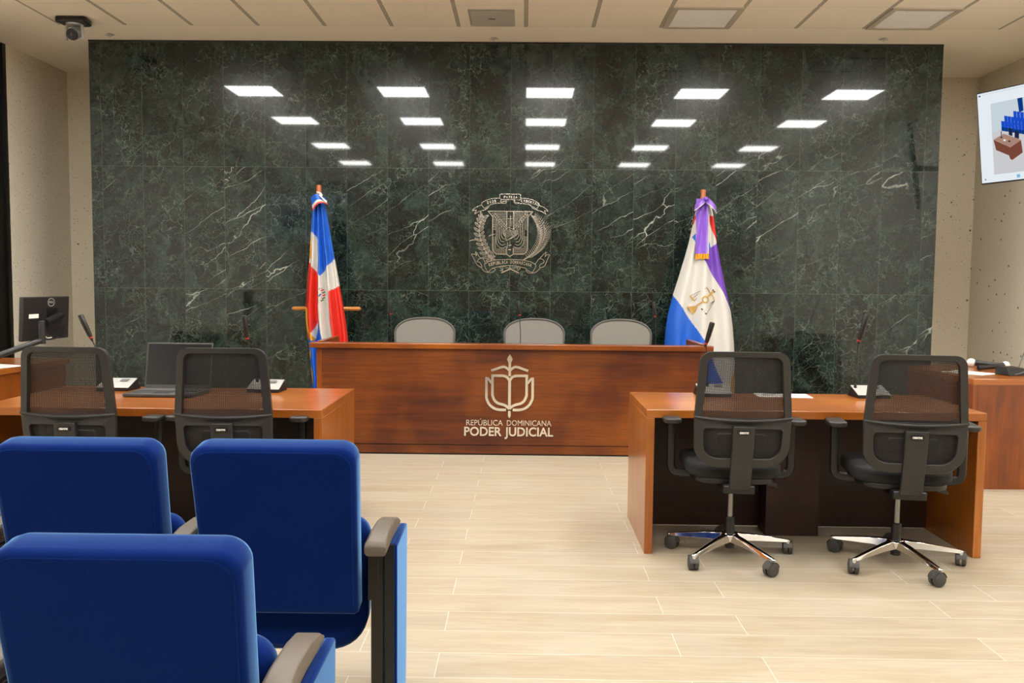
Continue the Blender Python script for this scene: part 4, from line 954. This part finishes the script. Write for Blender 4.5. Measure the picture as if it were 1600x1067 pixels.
for r_, (s0, d0, hh) in enumerate(((.343, .262, .10), (.258, .294, .10), (.228, .343, .085))):
    for c_ in range(16):
        x0 = s0+c_*.031; dd = d0+c_*.0115; P([(x0, dd), (x0+.028, dd+.008), (x0+.029, dd+hh+.008), (x0+.001, dd+hh)], 3, 4+r_*2)
        if r_ == 2: P([(x0, dd+hh*.75), (x0+.028, dd+hh*.75+.008), (x0+.029, dd+hh+.028), (x0+.001, dd+hh+.02)], 7, 9)
P([(.387, .14), (.43, .14), (.435, .277), (.398, .289)], 7, 9)
P([(.297, .427), (.327, .447), (.323, .521), (.293, .502)], 6, 10); P([(.35, .465), (.386, .485), (.382, .56), (.346, .54)], 6, 10)
P([(.148, .527), (.245, .482), (.40, .574), (.301, .632)], 5, 11); P([(.148, .531), (.301, .636), (.313, .771), (.297, .76), (.287, .72), (.180, .65), (.168, .644)], 4, 11); P([(.301, .636), (.40, .578), (.41, .708), (.313, .771)], 4, 12)
P([(.214, .512), (.226, .506), (.236, .52), (.222, .526)], 6, 13); P([(.285, .566), (.299, .56), (.309, .574), (.293, .58)], 6, 13); P([(.238, .545), (.256, .54), (.268, .556), (.25, .562)], 0, 13)
P([(.222, .45), (.2245, .45), (.2245, .515), (.222, .515)], 6, 13)
P([(.345, .93), (.375, .93), (.375, .965), (.345, .965)], 8, 2); P([(.05, .028), (.75, .028), (.75, .033), (.05, .033)], 2, 2); P([(.022, .03), (.04, .03), (.04, .045), (.022, .045)], 6, 2); P([(.04, .94), (.05, .94), (.05, .955), (.04, .955)], 6, 2)
b.xf(M4); b.build('screen', sm, t)
b = MB(); c = M4 @ Vector((TW*.5, .05, TH*.5)); b.tube([c, Vector((XR-base.x-.02, c.y, c.z))], .03, 10); b.box(XR-base.x-.03, XR-base.x-.002, c.y-.15, c.y+.15, c.z-.12, c.z+.12); b.build('wall_bracket', M_BLACK, t)

# television hung from the ceiling for the judges; only its reflection in the marble shows
tb = Vector((-2.74, 3.6, 1.98))
t = thing('television', 'ceiling-hung television facing the marble, seen only as a pale reflection at left', 'television', tuple(tb))
M4 = Matrix.Rotation(PI, 4, 'Z') @ Matrix.Rotation(R(-4), 4, 'X')
tv_frame(M4, t, 1.26, .74)
b = MB()
b.prism([(.01, .012), (1.25, .012), (1.25, .728), (.01, .728)], 'y', -.0006, 0, 0)
b.prism([(.15, .08), (1.1, .08), (1.1, .62), (.15, .62)], 'y', -.0012, -.0006, 1); b.prism([(.55, .2), (1.0, .2), (1.0, .5), (.55, .5)], 'y', -.0018, -.0012, 7)
b.xf(M4); b.build('screen', sm, t)
b = MB(); b.tube([(-.63, -.06, .4), (-.63, -.06, H-1.98-.01)], .025, 12); b.lathe([(.09, H-1.98-.02), (.09, H-1.98-.001)], (-.63, -.06, 0), 20); b.build('ceiling_pole', M_BLACK, t)
